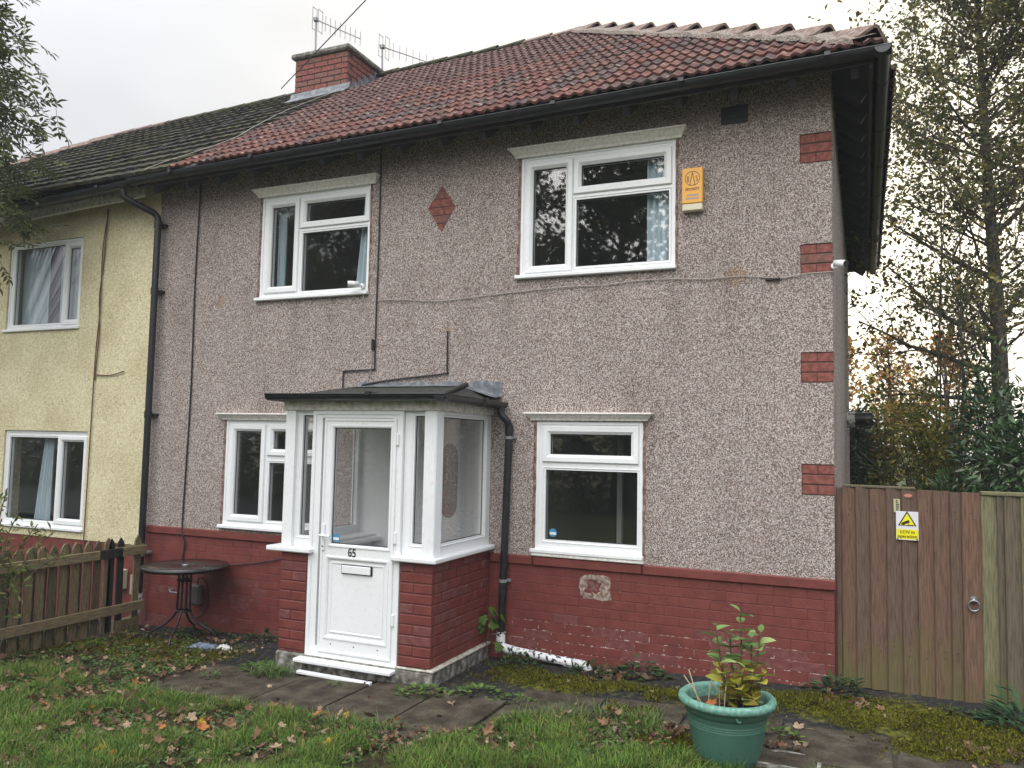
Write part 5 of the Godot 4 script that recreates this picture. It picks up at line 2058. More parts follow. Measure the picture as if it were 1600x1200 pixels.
	cbox(st, Vector3(fx + .002, .606, .12), Vector3(fx + .030, .692, .40), .004)
	cbox(st, Vector3(fx + .002, .604, .66), Vector3(fx + .030, .690, 2.2), .004)
	obj("rail", st, M.fence_rail, t)
	st = mb()
	cbox(st, Vector3(fx + .002, .605, .401), Vector3(fx + .0295, .690, .659), .004)
	obj("charred_rail", st, M.burnt_wood, t)
	st = mb()
	cbox(st, Vector3(fx + .002, .06, .12), Vector3(fx + .030, .150, 2.2), .004)
	obj("rail", st, M.fence_rail, t)
	st = mb()
	cbox(st, Vector3(fx - .08, -.14, .14), Vector3(fx + .0, -.01, .42), .006)
	obj("gravel_board", st, M.fence_wood, t)


func tri3(st, x: float, y: float, r: float, z0: float, z1: float) -> void:
	prism(st, [Vector2(x - r * .86, y - r * .5), Vector2(x + r * .86, y - r * .5), Vector2(x, y + r)], z0, z1)


func feather_board(parent: Node, x0: float, x1: float, y0: float, y1: float, z: float, m) -> void:
	# thick at the left edge, thin at the right where the next one laps it
	var st := mb()
	var c := .004
	var yj := rng.randf_range(-.006, .006)
	var poly := [Vector2(x1 + .002, z - .012), Vector2(x1 + .002, z - .004), Vector2(x0 + .006, z + .018), Vector2(x0, z + .013), Vector2(x0 - .001, z - .0115)]
	T = Transform3D(Basis(Vector3.RIGHT, Vector3(0, 0, 1), Vector3(0, -1, 0)), Vector3(0, y1 + yj, 0))
	prism(st, poly, 0, y1 + yj - y0)
	T = Transform3D()
	obj("board", st, m, parent)


func picket(parent: Node, x: float, z: float, lift: float, m, k: int) -> void:
	var st := mb()
	var w := .036
	var top := .775 + lift + (.006 if k % 3 == 0 else 0.0) + rng.randf_range(-.006, .006)
	T = Transform3D(Basis(Vector3(0, 0, -1), Vector3.UP, Vector3(1, 0, 0)), Vector3(x, 0, z)) * Transform3D(Basis(Vector3.BACK, rng.randf_range(-.012, .012)), Vector3.ZERO)
	prism(st, [Vector2(-w, -.10), Vector2(w, -.10), Vector2(w, top - .05), Vector2(w * .72, top - .022), Vector2(0, top + .014), Vector2(-w * .72, top - .022), Vector2(-w, top - .05)], -.020, -.002)
	T = Transform3D()
	obj("picket", st, m, parent)


# ---------------------------------------------------------------- plants
class Plant:
	var wood: SurfaceTool
	var leaves := []
	var cols := []


func sprout() -> Plant:
	var p := Plant.new()
	p.wood = mb()
	return p


func leafy(p: Plant, q: Vector3, size: float, palette: Array, r: RandomNumberGenerator, out := Vector3.ZERO) -> void:
	var b := Basis.from_euler(Vector3(r.randf_range(-1.2, .9), r.randf() * TAU, r.randf_range(-.9, .9)))
	if out != Vector3.ZERO:
		var z := (out + Vector3(r.randfn(0, .45), r.randfn(-.15, .4), r.randfn(0, .45))).normalized()
		var x := Vector3.UP.cross(z)
		if x.length() < .1: x = Vector3.RIGHT
		x = x.normalized()
		b = Basis(x, z.cross(x), z).rotated(z, r.randf_range(-.9, .9))
	p.leaves.append(Transform3D(b.scaled(Vector3.ONE * size * r.randf_range(.65, 1.3)), q))
	var c: Color = palette[r.randi() % palette.size()]
	p.cols.append(c * r.randf_range(.7, 1.35))


func limb(p: Plant, a: Vector3, dir: Vector3, length: float, rad: float, depth: int, r: RandomNumberGenerator, o: Dictionary) -> void:
	# a limb that wanders, bears smaller limbs and, at the last order, leaves
	var n := 5 if depth > 0 else 3
	var pts := [a]
	var d := dir.normalized()
	var radii := [rad]
	for k in n:
		d = (d + Vector3(r.randfn(0, o.get("bend", .16)), r.randfn(o.get("rise", .06), .10), r.randfn(0, o.get("bend", .16)))).normalized()
		pts.append(pts[-1] + d * length / n)
		radii.append(maxf(rad * (1.0 - .75 * (k + 1) / n), .0022))
	tube(p.wood, pts, radii, 5 if depth > 0 else 3, false)
	if depth > 0:
		var m: int = o.kids
		for k in m:
			var u := lerpf(.22, 1.0, (k + r.randf()) / m)
			var i := mini(int(u * n), n - 1)
			var q: Vector3 = (pts[i] as Vector3).lerp(pts[i + 1], u * n - i)
			var side := Vector3(r.randfn(0, 1), r.randfn(.25, .6), r.randfn(0, 1)).normalized()
			limb(p, q, d * .55 + side * .8, length * r.randf_range(.28, .5), radii[i] * .5, depth - 1, r, o)
	else:
		for k in int(o.leaves):
			var u := r.randf()
			var q: Vector3 = (pts[0] as Vector3).lerp(pts[-1], u) + Vector3(r.randfn(0, 1), r.randfn(0, 1), r.randfn(0, 1)) * o.get("spread", .05)
			if o.has("keep") and r.randf() > o.keep.call(q): continue
			leafy(p, q, o.size, o.palette, r)


func plant(called: String, at: Vector3, label: String, category: String, p: Plant, leaf: Mesh, lm, group := "", stem_name := "trunk", crown_name := "crown") -> Node3D:
	var t := thing(called, at, label, category, group)
	var w := obj(stem_name, p.wood, M.bark if stem_name == "trunk" else M.twig, t)
	w.position = -at
	var c := copies(crown_name, leaf, lm, p.leaves, p.cols, t)
	c.position = -at
	return t


func bush(called: String, at: Vector3, size: Vector3, n: int, leaf: Mesh, lm, leaf_size: float, palette: Array, sd: int, label: String, category := "bush") -> void:
	# lobes of leaves that look outwards, stems within
	var r := RandomNumberGenerator.new()
	r.seed = sd
	var p := sprout()
	var lobes := []
	for k in 16:
		var a := r.randf() * TAU
		var y := pow(r.randf(), .8)
		var w := sqrt(maxf(1.0 - y * y * .8, .05)) * r.randf_range(.25, .85)
		lobes.append([at + Vector3(cos(a) * w * size.x, size.y * (.12 + .80 * y), sin(a) * w * size.z), r.randf_range(.26, .46)])
	for l in lobes:
		tube(p.wood, [at + Vector3(r.randf_range(-.1, .1), -.05, r.randf_range(-.1, .1)), at.lerp(l[0], .5) + Vector3(0, .1, 0), l[0]], [.02, .012, .006], 5, false)
	for k in n:
		var l: Array = lobes[r.randi() % lobes.size()]
		var d := Vector3(r.randfn(0, 1), r.randfn(.15, 1), r.randfn(0, 1)).normalized()
		var rr: float = l[1] * pow(r.randf(), .4)
		var q: Vector3 = l[0] + d * Vector3(size.x, size.y * .62, size.z) * rr
		if q.y < at.y: continue
		leafy(p, q, leaf_size, palette, r, d)
	plant(called, at, label, category, p, leaf, lm, "", "stems", "foliage")


func planting() -> void:
	var r := RandomNumberGenerator.new()
	r.seed = 12
	var oval := leaf_mesh(1.0, .62, .5)
	var narrow := leaf_mesh(1.0, .34, .5)
	var olive := [Color(.13, .14, .055), Color(.10, .115, .045), Color(.155, .155, .06), Color(.085, .10, .042), Color(.22, .18, .05), Color(.13, .13, .05)]
	# tall tree behind the gate
	var p := sprout()
	var tp := [Vector3(2.0, .0, -5.0), Vector3(1.92, 1.25, -5.0), Vector3(1.75, 1.95, -5.0), Vector3(1.70, 2.61, -5.0), Vector3(1.69, 3.4, -5.0), Vector3(1.66, 4.2, -5.02), Vector3(1.62, 5.0, -5.0), Vector3(1.59, 5.8, -4.97), Vector3(1.57, 6.6, -5.0), Vector3(1.55, 7.6, -5.0), Vector3(1.6, 9.4, -5.0)]
	tube(p.wood, tp, [.13, .115, .105, .095, .085, .070, .058, .048, .038, .028, .012], 10, false)
	var keep := func(q: Vector3) -> float: return clampf(.36 + (q.x - .1) * .32, .14, .80) * (1.0 if q.y > 3.0 else .5)
	var o := {"kids": 6, "leaves": 13, "size": .060, "palette": olive, "rise": .05, "spread": .07, "keep": keep}
	for k in 108:
		var y := 2.5 + 6.6 * pow(r.randf(), .9)
		var i := 0
		while i < tp.size() - 2 and tp[i + 1].y < y: i += 1
		var q: Vector3 = tp[i].lerp(tp[i + 1], (y - tp[i].y) / (tp[i + 1].y - tp[i].y))
		var a := r.randf() * TAU
		var len := r.randf_range(1.0, 1.9) * clampf((10.2 - y) / 4.5, .35, 1.0)
		limb(p, q, Vector3(cos(a), r.randf_range(.25, .95), sin(a)), len, .018, 2 if len > 1.1 else 1, r, o)
	# long arching limbs towards the house
	for q in [[Vector3(1.68, 2.75, -5), Vector3(-1, .30, .05), 1.7], [Vector3(1.69, 3.1, -5), Vector3(-1, .55, .1), 1.6], [Vector3(1.7, 2.4, -5), Vector3(-1, .12, .1), 1.3], [Vector3(1.67, 3.9, -5), Vector3(-1, .5, 0), 1.5], [Vector3(1.66, 4.4, -5), Vector3(.6, .9, .1), 2.2], [Vector3(1.69, 3.3, -5), Vector3(.5, 1.2, 0), 2.4]]:
		limb(p, q[0], q[1], q[2], .035, 2, r, {"kids": 6, "leaves": 5, "size": .07, "palette": olive + [Color(.25, .17, .03)], "rise": .03, "spread": .06, "bend": .10})
	plant("tall_tree", Vector3(2.0, 0, -5), "tall tree with a bare leaning trunk and sparse dark leaves behind the wooden gate", "tree", p, oval, M.leaf, "trees behind the gate")
	# slender many-stemmed tree between it and the house
	p = sprout()
	o = {"kids": 5, "leaves": 8, "size": .07, "palette": olive + [Color(.14, .11, .03)], "rise": .12, "spread": .05}
	for k in 8:
		var a := r.randf() * TAU
		limb(p, Vector3(.95, .1, -4.6) + Vector3(cos(a) * .1, 0, sin(a) * .1), Vector3(cos(a) * .17 - .02, 1.0, sin(a) * .2), r.randf_range(3.8, 6.2), .016, 2, r, {"kids": 7, "leaves": 6, "size": .07, "palette": olive + [Color(.14, .11, .03)], "rise": .25, "spread": .05, "bend": .09, "keep": func(q: Vector3) -> float: return 0.9 if q.y > 2.4 else .08})
	plant("slender_tree", Vector3(.95, .1, -4.6), "slender many-stemmed tree with upright shoots between the tall tree and the house", "tree", p, oval, M.leaf, "trees behind the gate")
	# autumn trees far behind
	var orange := [Color(.42, .19, .03), Color(.34, .15, .03), Color(.48, .27, .05), Color(.26, .13, .03), Color(.30, .24, .05)]
	for q in [[Vector3(-.5, 0, -17), 4.6, 31], [Vector3(.9, 0, -20), 5.2, 32], [Vector3(2.2, 0, -18), 5.0, 33]]:
		p = sprout()
		r.seed = q[2]
		tube(p.wood, [q[0], q[0] + Vector3(.05, q[1] * .5, 0), q[0] + Vector3(-.05, q[1], 0)], [.09, .06, .02], 7, false)
		for k in 22:
			var a := r.randf() * TAU
			var y := r.randf_range(.25, .98)
			limb(p, q[0] + Vector3(0, q[1] * y, 0), Vector3(cos(a), .7, sin(a)), q[1] * .30 * (1.25 - y), .022, 2, r, {"kids": 5, "leaves": 4, "size": .15, "palette": orange, "spread": .12, "keep": func(w: Vector3) -> float: return clampf(1.1 - (w.y - 2.6) * .33, .12, 1.0)})
		plant("autumn_tree", q[0], ["thin autumn tree with orange leaves, half hidden behind the house corner", "thin autumn tree with orange leaves seen behind the slender many-stemmed tree", "thin autumn tree with orange leaves seen behind the bare leaning trunk"][q[2] - 31], "tree", p, oval, M.leaf, "autumn trees beyond the garden")
	# shrubs behind the gate
	bush("ivy_bush", Vector3(.05, .1, -7.2), Vector3(.42, 2.05, .5), 5200, oval, M.glossy_leaf, .075, [Color(.035, .058, .022), Color(.045, .072, .026), Color(.028, .045, .018), Color(.07, .10, .034)], 3, "dark ivy covered bush close against the house behind the gate")
	bush("mixed_hedge", Vector3(.95, .0, -7.6), Vector3(1.05, 2.45, .8), 9000, oval, M.leaf, .062, [Color(.15, .165, .036), Color(.21, .205, .04), Color(.11, .135, .032), Color(.29, .23, .045), Color(.08, .10, .03), Color(.22, .12, .07)], 5, "loose yellow green hedge between the ivy bush and the glossy laurel")
	bush("mixed_hedge", Vector3(.70, .1, -3.7), Vector3(.46, 2.15, .35), 4200, oval, M.leaf, .05, [Color(.15, .165, .036), Color(.19, .19, .04), Color(.11, .14, .032), Color(.25, .20, .045), Color(.08, .105, .03)], 6, "fine leaved olive hedge just behind the gate, below the slender many-stemmed tree")
	bush("yellow_shrub", Vector3(.30, .0, -7.9), Vector3(.40, 2.5, .4), 1500, oval, M.leaf, .08, [Color(.24, .26, .035), Color(.17, .21, .03), Color(.11, .14, .025)], 7, "bright yellow green shrub just above the dark ivy bush")
	bush("laurel_bush", Vector3(1.85, .1, -3.3), Vector3(1.22, 2.25, .8), 6800, narrow, M.glossy_leaf, .105, [Color(.035, .075, .028), Color(.045, .090, .033), Color(.028, .058, .023), Color(.06, .105, .038)], 9, "glossy dark green laurel behind the gate, under the leaning trunk")
	bush("laurel_bush", Vector3(1.45, .1, -4.2), Vector3(.45, 2.6, .4), 1100, narrow, M.glossy_leaf, .10, [Color(.045, .085, .03), Color(.035, .065, .025), Color(.07, .11, .04)], 10, "thinner dark green laurel behind the gate, left of the big glossy one")
	# the ash hanging in from the left
	p = sprout()
	r.seed = 77
	var root := Vector3(-10.6, -.3, 1.0)
	tube(p.wood, [root, root + Vector3(.1, 2.2, 0), root + Vector3(.3, 4.4, 0), root + Vector3(.3, 6.5, 0)], [.16, .13, .09, .04], 8, false)
	var ash := [Color(.085, .105, .042), Color(.105, .125, .05), Color(.065, .08, .036), Color(.125, .15, .055)]
	var edge := [[3.5, -7.75], [3.75, -7.35], [4.0, -7.25], [4.3, -7.38], [4.6, -7.22], [4.9, -7.05], [5.3, -7.08], [5.6, -7.0], [5.85, -7.35], [6.2, -7.75], [6.6, -8.0]]
	for k in 26:
		var y := lerpf(3.55, 6.5, k / 25.0)
		var i := 0
		while i < edge.size() - 2 and edge[i + 1][0] < y: i += 1
		var ex: float = lerpf(edge[i][1], edge[i + 1][1], (y - edge[i][0]) / (edge[i + 1][0] - edge[i][0])) - .34 - r.randf() * .18
		var z := 1.0 + r.randf_range(-.4, .4)
		var a := Vector3(-9.0, y + r.randf_range(.35, .9), z)
		var tip := Vector3(ex - .12, y, z)
		var bp := curve([root + Vector3(.28, clampf(y * .8, 2.0, 6.0), 0), a, a.lerp(tip, .6) + Vector3(0, .10, 0), tip], 5)
		tube(p.wood, bp, [.016, .015, .014, .013, .012, .011, .010, .009, .008, .007, .006, .005, .004, .003, .0025, .002], 4, false)
		for j in 24:
			var u := lerpf(6, bp.size() - 1, j / 23.0)
			var q: Vector3 = bp[int(u)] + Vector3(r.randfn(0, .05), r.randfn(-.03, .10), r.randfn(0, .14))
			pinnate(p, q, Vector3(r.randf_range(-.1, .9), r.randf_range(-.9, .35), r.randf_range(-.7, .7)), r, ash)
	plant("ash_tree", root, "ash tree branches with paired narrow leaflets hanging in over the mossy roof", "tree", p, narrow, M.leaf)
	# twiggy shrub by the fence
	p = sprout()
	r.seed = 41
	var base := Vector3(-6.22, -.13, 1.86)
	for q in [[-6.55, 1.30, 1.72], [-6.42, 1.12, 1.70], [-6.30, 1.02, 1.62], [-6.20, .96, 1.55], [-6.12, .80, 1.50], [-6.5, .95, 1.8], [-6.38, .72, 1.66], [-6.62, 1.05, 1.7], [-6.45, .82, 1.75]]:
		var tip := Vector3(q[0] + .40, q[1] + .04, q[2] + .08)
		var bp := curve([base + Vector3(r.randfn(0, .05), 0, r.randfn(0, .05)), base.lerp(tip, .55) + Vector3(-.06, .18, 0), tip], 6)
		tube(p.wood, bp, .0045, 5, false)
		for j in 44:
			var u := r.randf_range(.3, 1.0)
			leafy(p, bp[int(u * (bp.size() - 1))] + Vector3(r.randfn(0, .025), r.randfn(0, .025), r.randfn(0, .025)), .062, [Color(.11, .155, .04), Color(.08, .12, .035), Color(.15, .185, .05), Color(.14, .11, .05)], r)
	plant("twiggy_shrub", base, "thin twiggy shrub with small green leaves in front of the picket fence", "shrub", p, narrow, M.leaf, "", "stems", "foliage")
	vine()
	ground_cover()


func pinnate(p: Plant, at: Vector3, dir: Vector3, r: RandomNumberGenerator, palette: Array) -> void:
	var d := dir.normalized()
	var s := d.cross(Vector3(r.randfn(0, .4), 1, r.randfn(0, .4))).normalized()
	var up := s.cross(d)
	var l := r.randf_range(.17, .26)
	tube(p.wood, [at, at + d * l * .6 - Vector3(0, .01, 0), at + d * l - Vector3(0, .03, 0)], .0025, 3, false)
	var c: Color = palette[r.randi() % palette.size()]
	for k in 4:
		var q := at + d * l * (.3 + .22 * k) - Vector3(0, .03 * (.3 + .22 * k), 0)
		for sg in [-1.0, 1.0]:
			var z: Vector3 = (s * sg + d * .75 + up * r.randf_range(-.5, .1)).normalized()
			var x := up.cross(z).normalized()
			p.leaves.append(Transform3D(Basis(x, z.cross(x), z).scaled(Vector3.ONE * r.randf_range(.075, .105)), q))
			p.cols.append(c * r.randf_range(.8, 1.25))
	var x2 := up.cross(d).normalized()
	p.leaves.append(Transform3D(Basis(x2, d.cross(x2), d).scaled(Vector3.ONE * .10), at + d * l))
	p.cols.append(c)


func palmate(size: float, c: Color) -> ArrayMesh:  # a five lobed leaf, stalk end at the origin
	var st := mb()
	st.set_color(c)
	var o := [[.0, .0], [.30, -.06], [.52, .14], [.40, .30], [.58, .56], [.34, .58], [.22, .74], [.0, 1.0], [-.22, .74], [-.34, .58], [-.58, .56], [-.40, .30], [-.52, .14], [-.30, -.06]]
	var m := Vector3(0, .03, .35) * size
	for k in o.size():
		var a: Array = o[k]
		var b: Array = o[(k + 1) % o.size()]
		tri(st, m, Vector3(b[0], -.10 * (b[0] * b[0] + b[1] * .3), b[1]) * size, Vector3(a[0], -.10 * (a[0] * a[0] + a[1] * .3), a[1]) * size)
	return done(st)


func litter_leaf(k: int) -> ArrayMesh:  # a dry curled leaf lying on its back
	var pal := [Color(.17, .10, .058), Color(.22, .145, .09), Color(.10, .06, .04), Color(.29, .115, .04), Color(.33, .23, .035), Color(.28, .205, .14)]
	var r := RandomNumberGenerator.new()
	r.seed = 900 + k
	var c: Color = pal[k % 6]
	var st := mb()
	st.set_color(c)
	var n := 15
	var pts := []
	var curl := r.randf_range(.5, 1.5)
	for i in n:
		var a := TAU * i / n
		var rad := .036 * (.62 + .38 * absf(sin(a * 2.5))) * r.randf_range(.8, 1.15) * (1.15 if absf(a - PI) > 2.4 else 1.0)
		var q := Vector3(cos(a) * rad, 0, sin(a) * rad * .8)
		q.y = curl * (q.x * q.x * 16.0 + absf(q.z) * .7) * .55 + r.randf_range(0, .006)
		pts.append(q)
	var m := Vector3(0, .002, 0)
	for i in n:
		st.set_color(c * r.randf_range(.8, 1.2))
		tri(st, m, pts[(i + 1) % n], pts[i])
	st.set_color(c * .8)
	tube(st, [m, Vector3(.03, .004, .004), Vector3(.075, .002, .012)], .0012, 3, false)
	return done(st)


func vine() -> void:
	var t := thing("maple_seedling", Vector3(-2.60, gy(-2.6), .12), "young plant with lobed green leaves growing against the porch drainpipe", "plant")
	var st := mb()
	tube(st, curve([Vector3(-.02, 0, .0), Vector3(-.03, .15, .02), Vector3(.01, .32, .02), Vector3(.03, .42, .03)], 5), .004, 5)
	obj("stem", st, M.stem, t)
	var lm := palmate(.085, Color(.075, .135, .03))
	for q in [[-.06, .36, .05, .3], [.02, .40, .06, 1.6], [.09, .37, .05, 2.3], [-.04, .28, .06, -.5], [.08, .31, .06, 2.9], [.02, .32, .07, .9], [.13, .34, .05, 2.0], [.07, .14, .07, 1.2], [-.08, .31, .05, -.2]]:
		var o := obj("leaf", lm, M.leaf, t)
		o.transform = Transform3D(Basis.from_euler(Vector3(1.0, q[3], .2)) * Basis(Vector3.UP, q[3]), Vector3(q[0], q[1], q[2]))


func weed(at: Vector3, rad: float, n: int, leaf: Mesh, size: float, palette: Array, sd: int, label: String, called := "weed_clump", lift := .06) -> void:
	var r := RandomNumberGenerator.new()
	r.seed = sd
	var xf := []
	var cols := []
	for k in n:
		var a := r.randf() * TAU
		var d := rad * sqrt(r.randf())
		var q := Vector3(cos(a) * d, lift * (1.0 - d / rad) * r.randf_range(.3, 1.3) + .008, sin(a) * d * .7)
		var z := Vector3(cos(a) + r.randfn(0, .6), r.randf_range(-.1, .7), sin(a) + r.randfn(0, .6)).normalized()
		var x := Vector3.UP.cross(z).normalized()
		xf.append(Transform3D(Basis(x, z.cross(x), z).scaled(Vector3.ONE * size * r.randf_range(.6, 1.3)), q))
		var c: Color = palette[r.randi() % palette.size()]
		cols.append(c * r.randf_range(.75, 1.3))
	var t := thing(called, at, label, "weed")
	copies("foliage", leaf, M.leaf, xf, cols, t)


func ground_cover() -> void:
	var r := RandomNumberGenerator.new()
	r.seed = 19
	var nz := FastNoiseLite.new()
	nz.seed = 31
	nz.frequency = 1.1
	# grass tufts
	var st := mb()
	for b in 7:
		var a := TAU * b / 7.0 + .3 * sin(b * 7.0)
		var d := Vector3(cos(a), 0, sin(a))
		var s := Vector3(-d.z, 0, d.x)
		var len := .75 + .25 * sin(b * 3.7)
		var lean := .35 + .55 * absf(sin(b * 2.3))
		var p0 := d * .05
		var p1 := d * (.05 + lean * .35) + Vector3(0, len * .62, 0)
		var p2 := d * (.05 + lean * .95) + Vector3(0, len * .92, 0)
		quad(st, p0 - s * .024, p0 + s * .024, p1 + s * .018, p1 - s * .018)
		tri(st, p1 - s * .018, p1 + s * .018, p2)
	var tuft := done(st)
	var xf := []
	var cols := []
	var greens := [Color(.058, .110, .018), Color(.080, .148, .024), Color(.042, .082, .015), Color(.105, .165, .030), Color(.15, .155, .05)]
	var tries := 0
	while xf.size() < 18000 and tries < 160000:
		tries += 1
		var x := r.randf_range(-7.4, .3)
		var z := r.randf_range(.9, 3.8)
		var n := nz.get_noise_2d(x * 1.3, z * 1.3)
		var e := lawn_edge(x)
		if z < e - .04 + n * .12: continue
		if z > 3.19 - (x + 4.06) * .498 + .6 or z > 1.16 + (x + 7.04) * .68 + .4: continue
		var m := moss_at(x, z, 0)
		if m > .4 and r.randf() < .9: continue
		if Vector2(x + .505, z - 1.6).length() < .2: continue
		var dens := clampf(.46 + n * 3.0 + (z - e) * .5, .12, 1.0)
		if x < -4.6: dens *= clampf((z - e) * 1.4 + .15, .1, 1)
		if r.randf() > dens: continue
		var h := r.randf_range(.026, .074) * (1.0 + clampf(n, -.3, .5)) * (1.5 if r.randf() < .08 else 1.0)
		xf.append(Transform3D(Basis(Vector3.UP, r.randf() * TAU).rotated(Vector3(r.randfn(0, 1), 0, r.randfn(0, 1)).normalized(), r.randf_range(0, .45)).scaled(Vector3(h * .9, h, h * .9)), Vector3(x, gy(x) + .008 + .03 * clampf((z - e) * 2, 0, 1), z)))
		cols.append(greens[r.randi() % 5] * r.randf_range(.75, 1.3))
	# a few longer tufts at the edge of the lawn
	for q in [[-1.55, 1.36], [-1.35, 1.26], [-1.15, 1.20], [-1.02, 1.28], [-1.7, 1.45], [-3.9, 1.14], [-4.0, 1.17], [-3.95, 1.12], [-2.5, 1.95], [-2.9, 1.95]]:
		for k in 12:
			xf.append(Transform3D(Basis(Vector3.UP, r.randf() * TAU).scaled(Vector3.ONE * r.randf_range(.08, .15)), Vector3(q[0] + r.randfn(0, .07), gy(q[0]) + .005, q[1] + r.randfn(0, .05))))
			cols.append(Color(.085, .13, .04) * r.randf_range(.8, 1.3))
	copies("grass", tuft, M.grass_blade, xf, cols)
	# small broad leaves among the grass and over the bare ground
	var oval := leaf_mesh(1.0, .7, .4)
	xf = []
	cols = []
	var wg := [Color(.07, .115, .03), Color(.05, .088, .026), Color(.10, .145, .04), Color(.06, .10, .04)]
	tries = 0
	while xf.size() < 9000 and tries < 60000:
		tries += 1
		var x := r.randf_range(-7.3, .1)
		var z := r.randf_range(.2, 3.3)
		var n := nz.get_noise_2d(x * 2.0 + 9.0, z * 2.0)
		var e := lawn_edge(x)
		if z > 3.19 - (x + 4.06) * .498 + .2 or z > 1.16 + (x + 7.04) * .68 + .2: continue
		if z < e - .05:
			if x > -4.75: continue
			if r.randf() > clampf(.18 + n * 1.4 + (z - .6) * .4, 0, .75): continue
		elif r.randf() > clampf(.35 + n * 2.0, .05, .8): continue
		if Vector2(x + .505, z - 1.6).length() < .2: continue
		for k in 5:
			var a := r.randf() * TAU
			var zz := Vector3(cos(a), r.randf_range(.05, .8), sin(a)).normalized()
			var xx := Vector3.UP.cross(zz).normalized()
			xf.append(Transform3D(Basis(xx, zz.cross(xx), zz).scaled(Vector3.ONE * r.randf_range(.018, .038)), Vector3(x + r.randfn(0, .02), gy(x) + .012 + .03 * clampf((z - e) * 2, 0, 1) + r.randf() * .02, z + r.randfn(0, .02))))
			cols.append(wg[r.randi() % 4] * r.randf_range(.7, 1.35))
	copies("low_weeds", oval, M.leaf, xf, cols)
	# weeds one can tell apart
	var pal := [Color(.075, .125, .03), Color(.055, .098, .028), Color(.11, .16, .045)]
	var dull := [Color(.045, .075, .03), Color(.06, .085, .03), Color(.035, .06, .028)]
	weed(Vector3(-2.62, gy(-2.6), 1.16), .22, 130, oval, .045, pal, 51, "clump of small round leaved weeds at the right front corner of the porch")
	weed(Vector3(-2.25, gy(-2.2), 1.02), .20, 90, oval, .038, pal, 52, "low creeping weeds along the paving edge right of the porch")
	weed(Vector3(-1.98, gy(-2.0), 1.08), .16, 60, oval, .034, pal, 53, "small creeping weed at the end of the porch paving")
	weed(Vector3(-4.12, gy(-4.1), 1.02), .20, 90, leaf_mesh(1.0, .34, .5), .075, pal, 54, "long leaved weed at the left front corner of the porch")
	weed(Vector3(-2.28, gy(-2.3), .26), .20, 130, oval, .04, dull, 55, "dark bushy weed under the white worn pipe", "weed_clump", .12)
	weed(Vector3(-1.72, gy(-1.7), .24), .13, 40, leaf_mesh(1.0, .34, .5), .075, dull, 56, "small weed at the open end of the white pipe", "weed_clump", .08)
	weed(Vector3(-1.35, gy(-1.3), .14), .20, 90, oval, .055, dull, 57, "leafy weeds along the wall foot left of the green pot", "weed_clump", .10)
	weed(Vector3(.03, .13, .16), .17, 90, leaf_mesh(1.0, .4, .5), .07, dull, 58, "green weed growing by the gate post", "weed_clump", .14)
	weed(Vector3(1.03, .12, .36), .16, 130, leaf_mesh(1.0, .25, .5), .12, [Color(.04, .085, .04), Color(.055, .105, .05)], 59, "fern like plant at the foot of the fence beside the gate", "fern", .22)
	weed(Vector3(.75, .13, .28), .10, 30, oval, .045, dull, 60, "tiny weed at the foot of the gate", "weed_clump", .05)
	weed(Vector3(-.32, gy(-.3) + .01, 1.20), .18, 70, oval, .04, pal, 61, "small weeds between the green pot and the drain cover", "weed_clump", .05)
	weed(Vector3(-5.6, gy(-5.6), .22), .22, 100, oval, .05, dull, 62, "leafy weeds along the wall behind the table legs", "weed_clump", .10)
	weed(Vector3(-4.9, gy(-4.9), .16), .18, 70, oval, .045, dull, 63, "leafy weeds below the small brick vent", "weed_clump", .08)
	weed(Vector3(-6.15, gy(-6.1), .9), .14, 80, oval, .03, [Color(.13, .18, .03), Color(.10, .15, .03)], 64, "bright green low weed near the picket fence", "weed_clump", .05)
	weed(Vector3(-3.33, gy(-3.3) + .02, 1.21), .06, 26, oval, .022, pal, 65, "tiny weed in the joint before the door step", "weed_clump", .02)
	weed(Vector3(-4.35, gy(-4.3) + .02, 1.36), .08, 26, oval, .03, pal, 66, "tiny seedling in the paving joint left of the porch", "weed_clump", .04)
	weed(Vector3(-4.25, gy(-4.2), .12), .15, 40, oval, .04, [Color(.16, .15, .03), Color(.10, .12, .03)], 67, "yellowing weed in the corner left of the porch", "weed_clump", .10)
	# moss cushions
	xf = []
	cols = []
	tries = 0
	var fuzz := leaf_mesh(1.0, .5, .6)
	while xf.size() < 34000 and tries < 160000:
		tries += 1
		var s: Array = moss_spots[r.randi() % moss_spots.size()]
		var x: float = s[0] + r.randf_range(-1.2, 1.2) * s[2]
		var z: float = s[1] + r.randf_range(-1.2, 1.2) * s[3]
		if z < .03 or r.randf() > moss_at(x, z, nz.get_noise_2d(x * 3, z * 3) * .5): continue
		var b := Basis.from_euler(Vector3(r.randf_range(-1.5, -.2), r.randf() * TAU, 0))
		xf.append(Transform3D(b.scaled(Vector3.ONE * r.randf_range(.010, .024)), Vector3(x, gy(x) + .012 + r.randf() * .012, z)))
		cols.append([Color(.085, .086, .008), Color(.062, .068, .008), Color(.115, .110, .011), Color(.048, .043, .010)][r.randi() % 4] * r.randf_range(.7, 1.3))
	copies("moss", fuzz, M.dry_leaf, xf, cols)
	# leaf litter: the leaves that show largest lie singly, the small crumbs of it as one
	var lv := []
	for k in 12: lv.append(litter_leaf(k))
	xf = []
	cols = []
	tries = 0
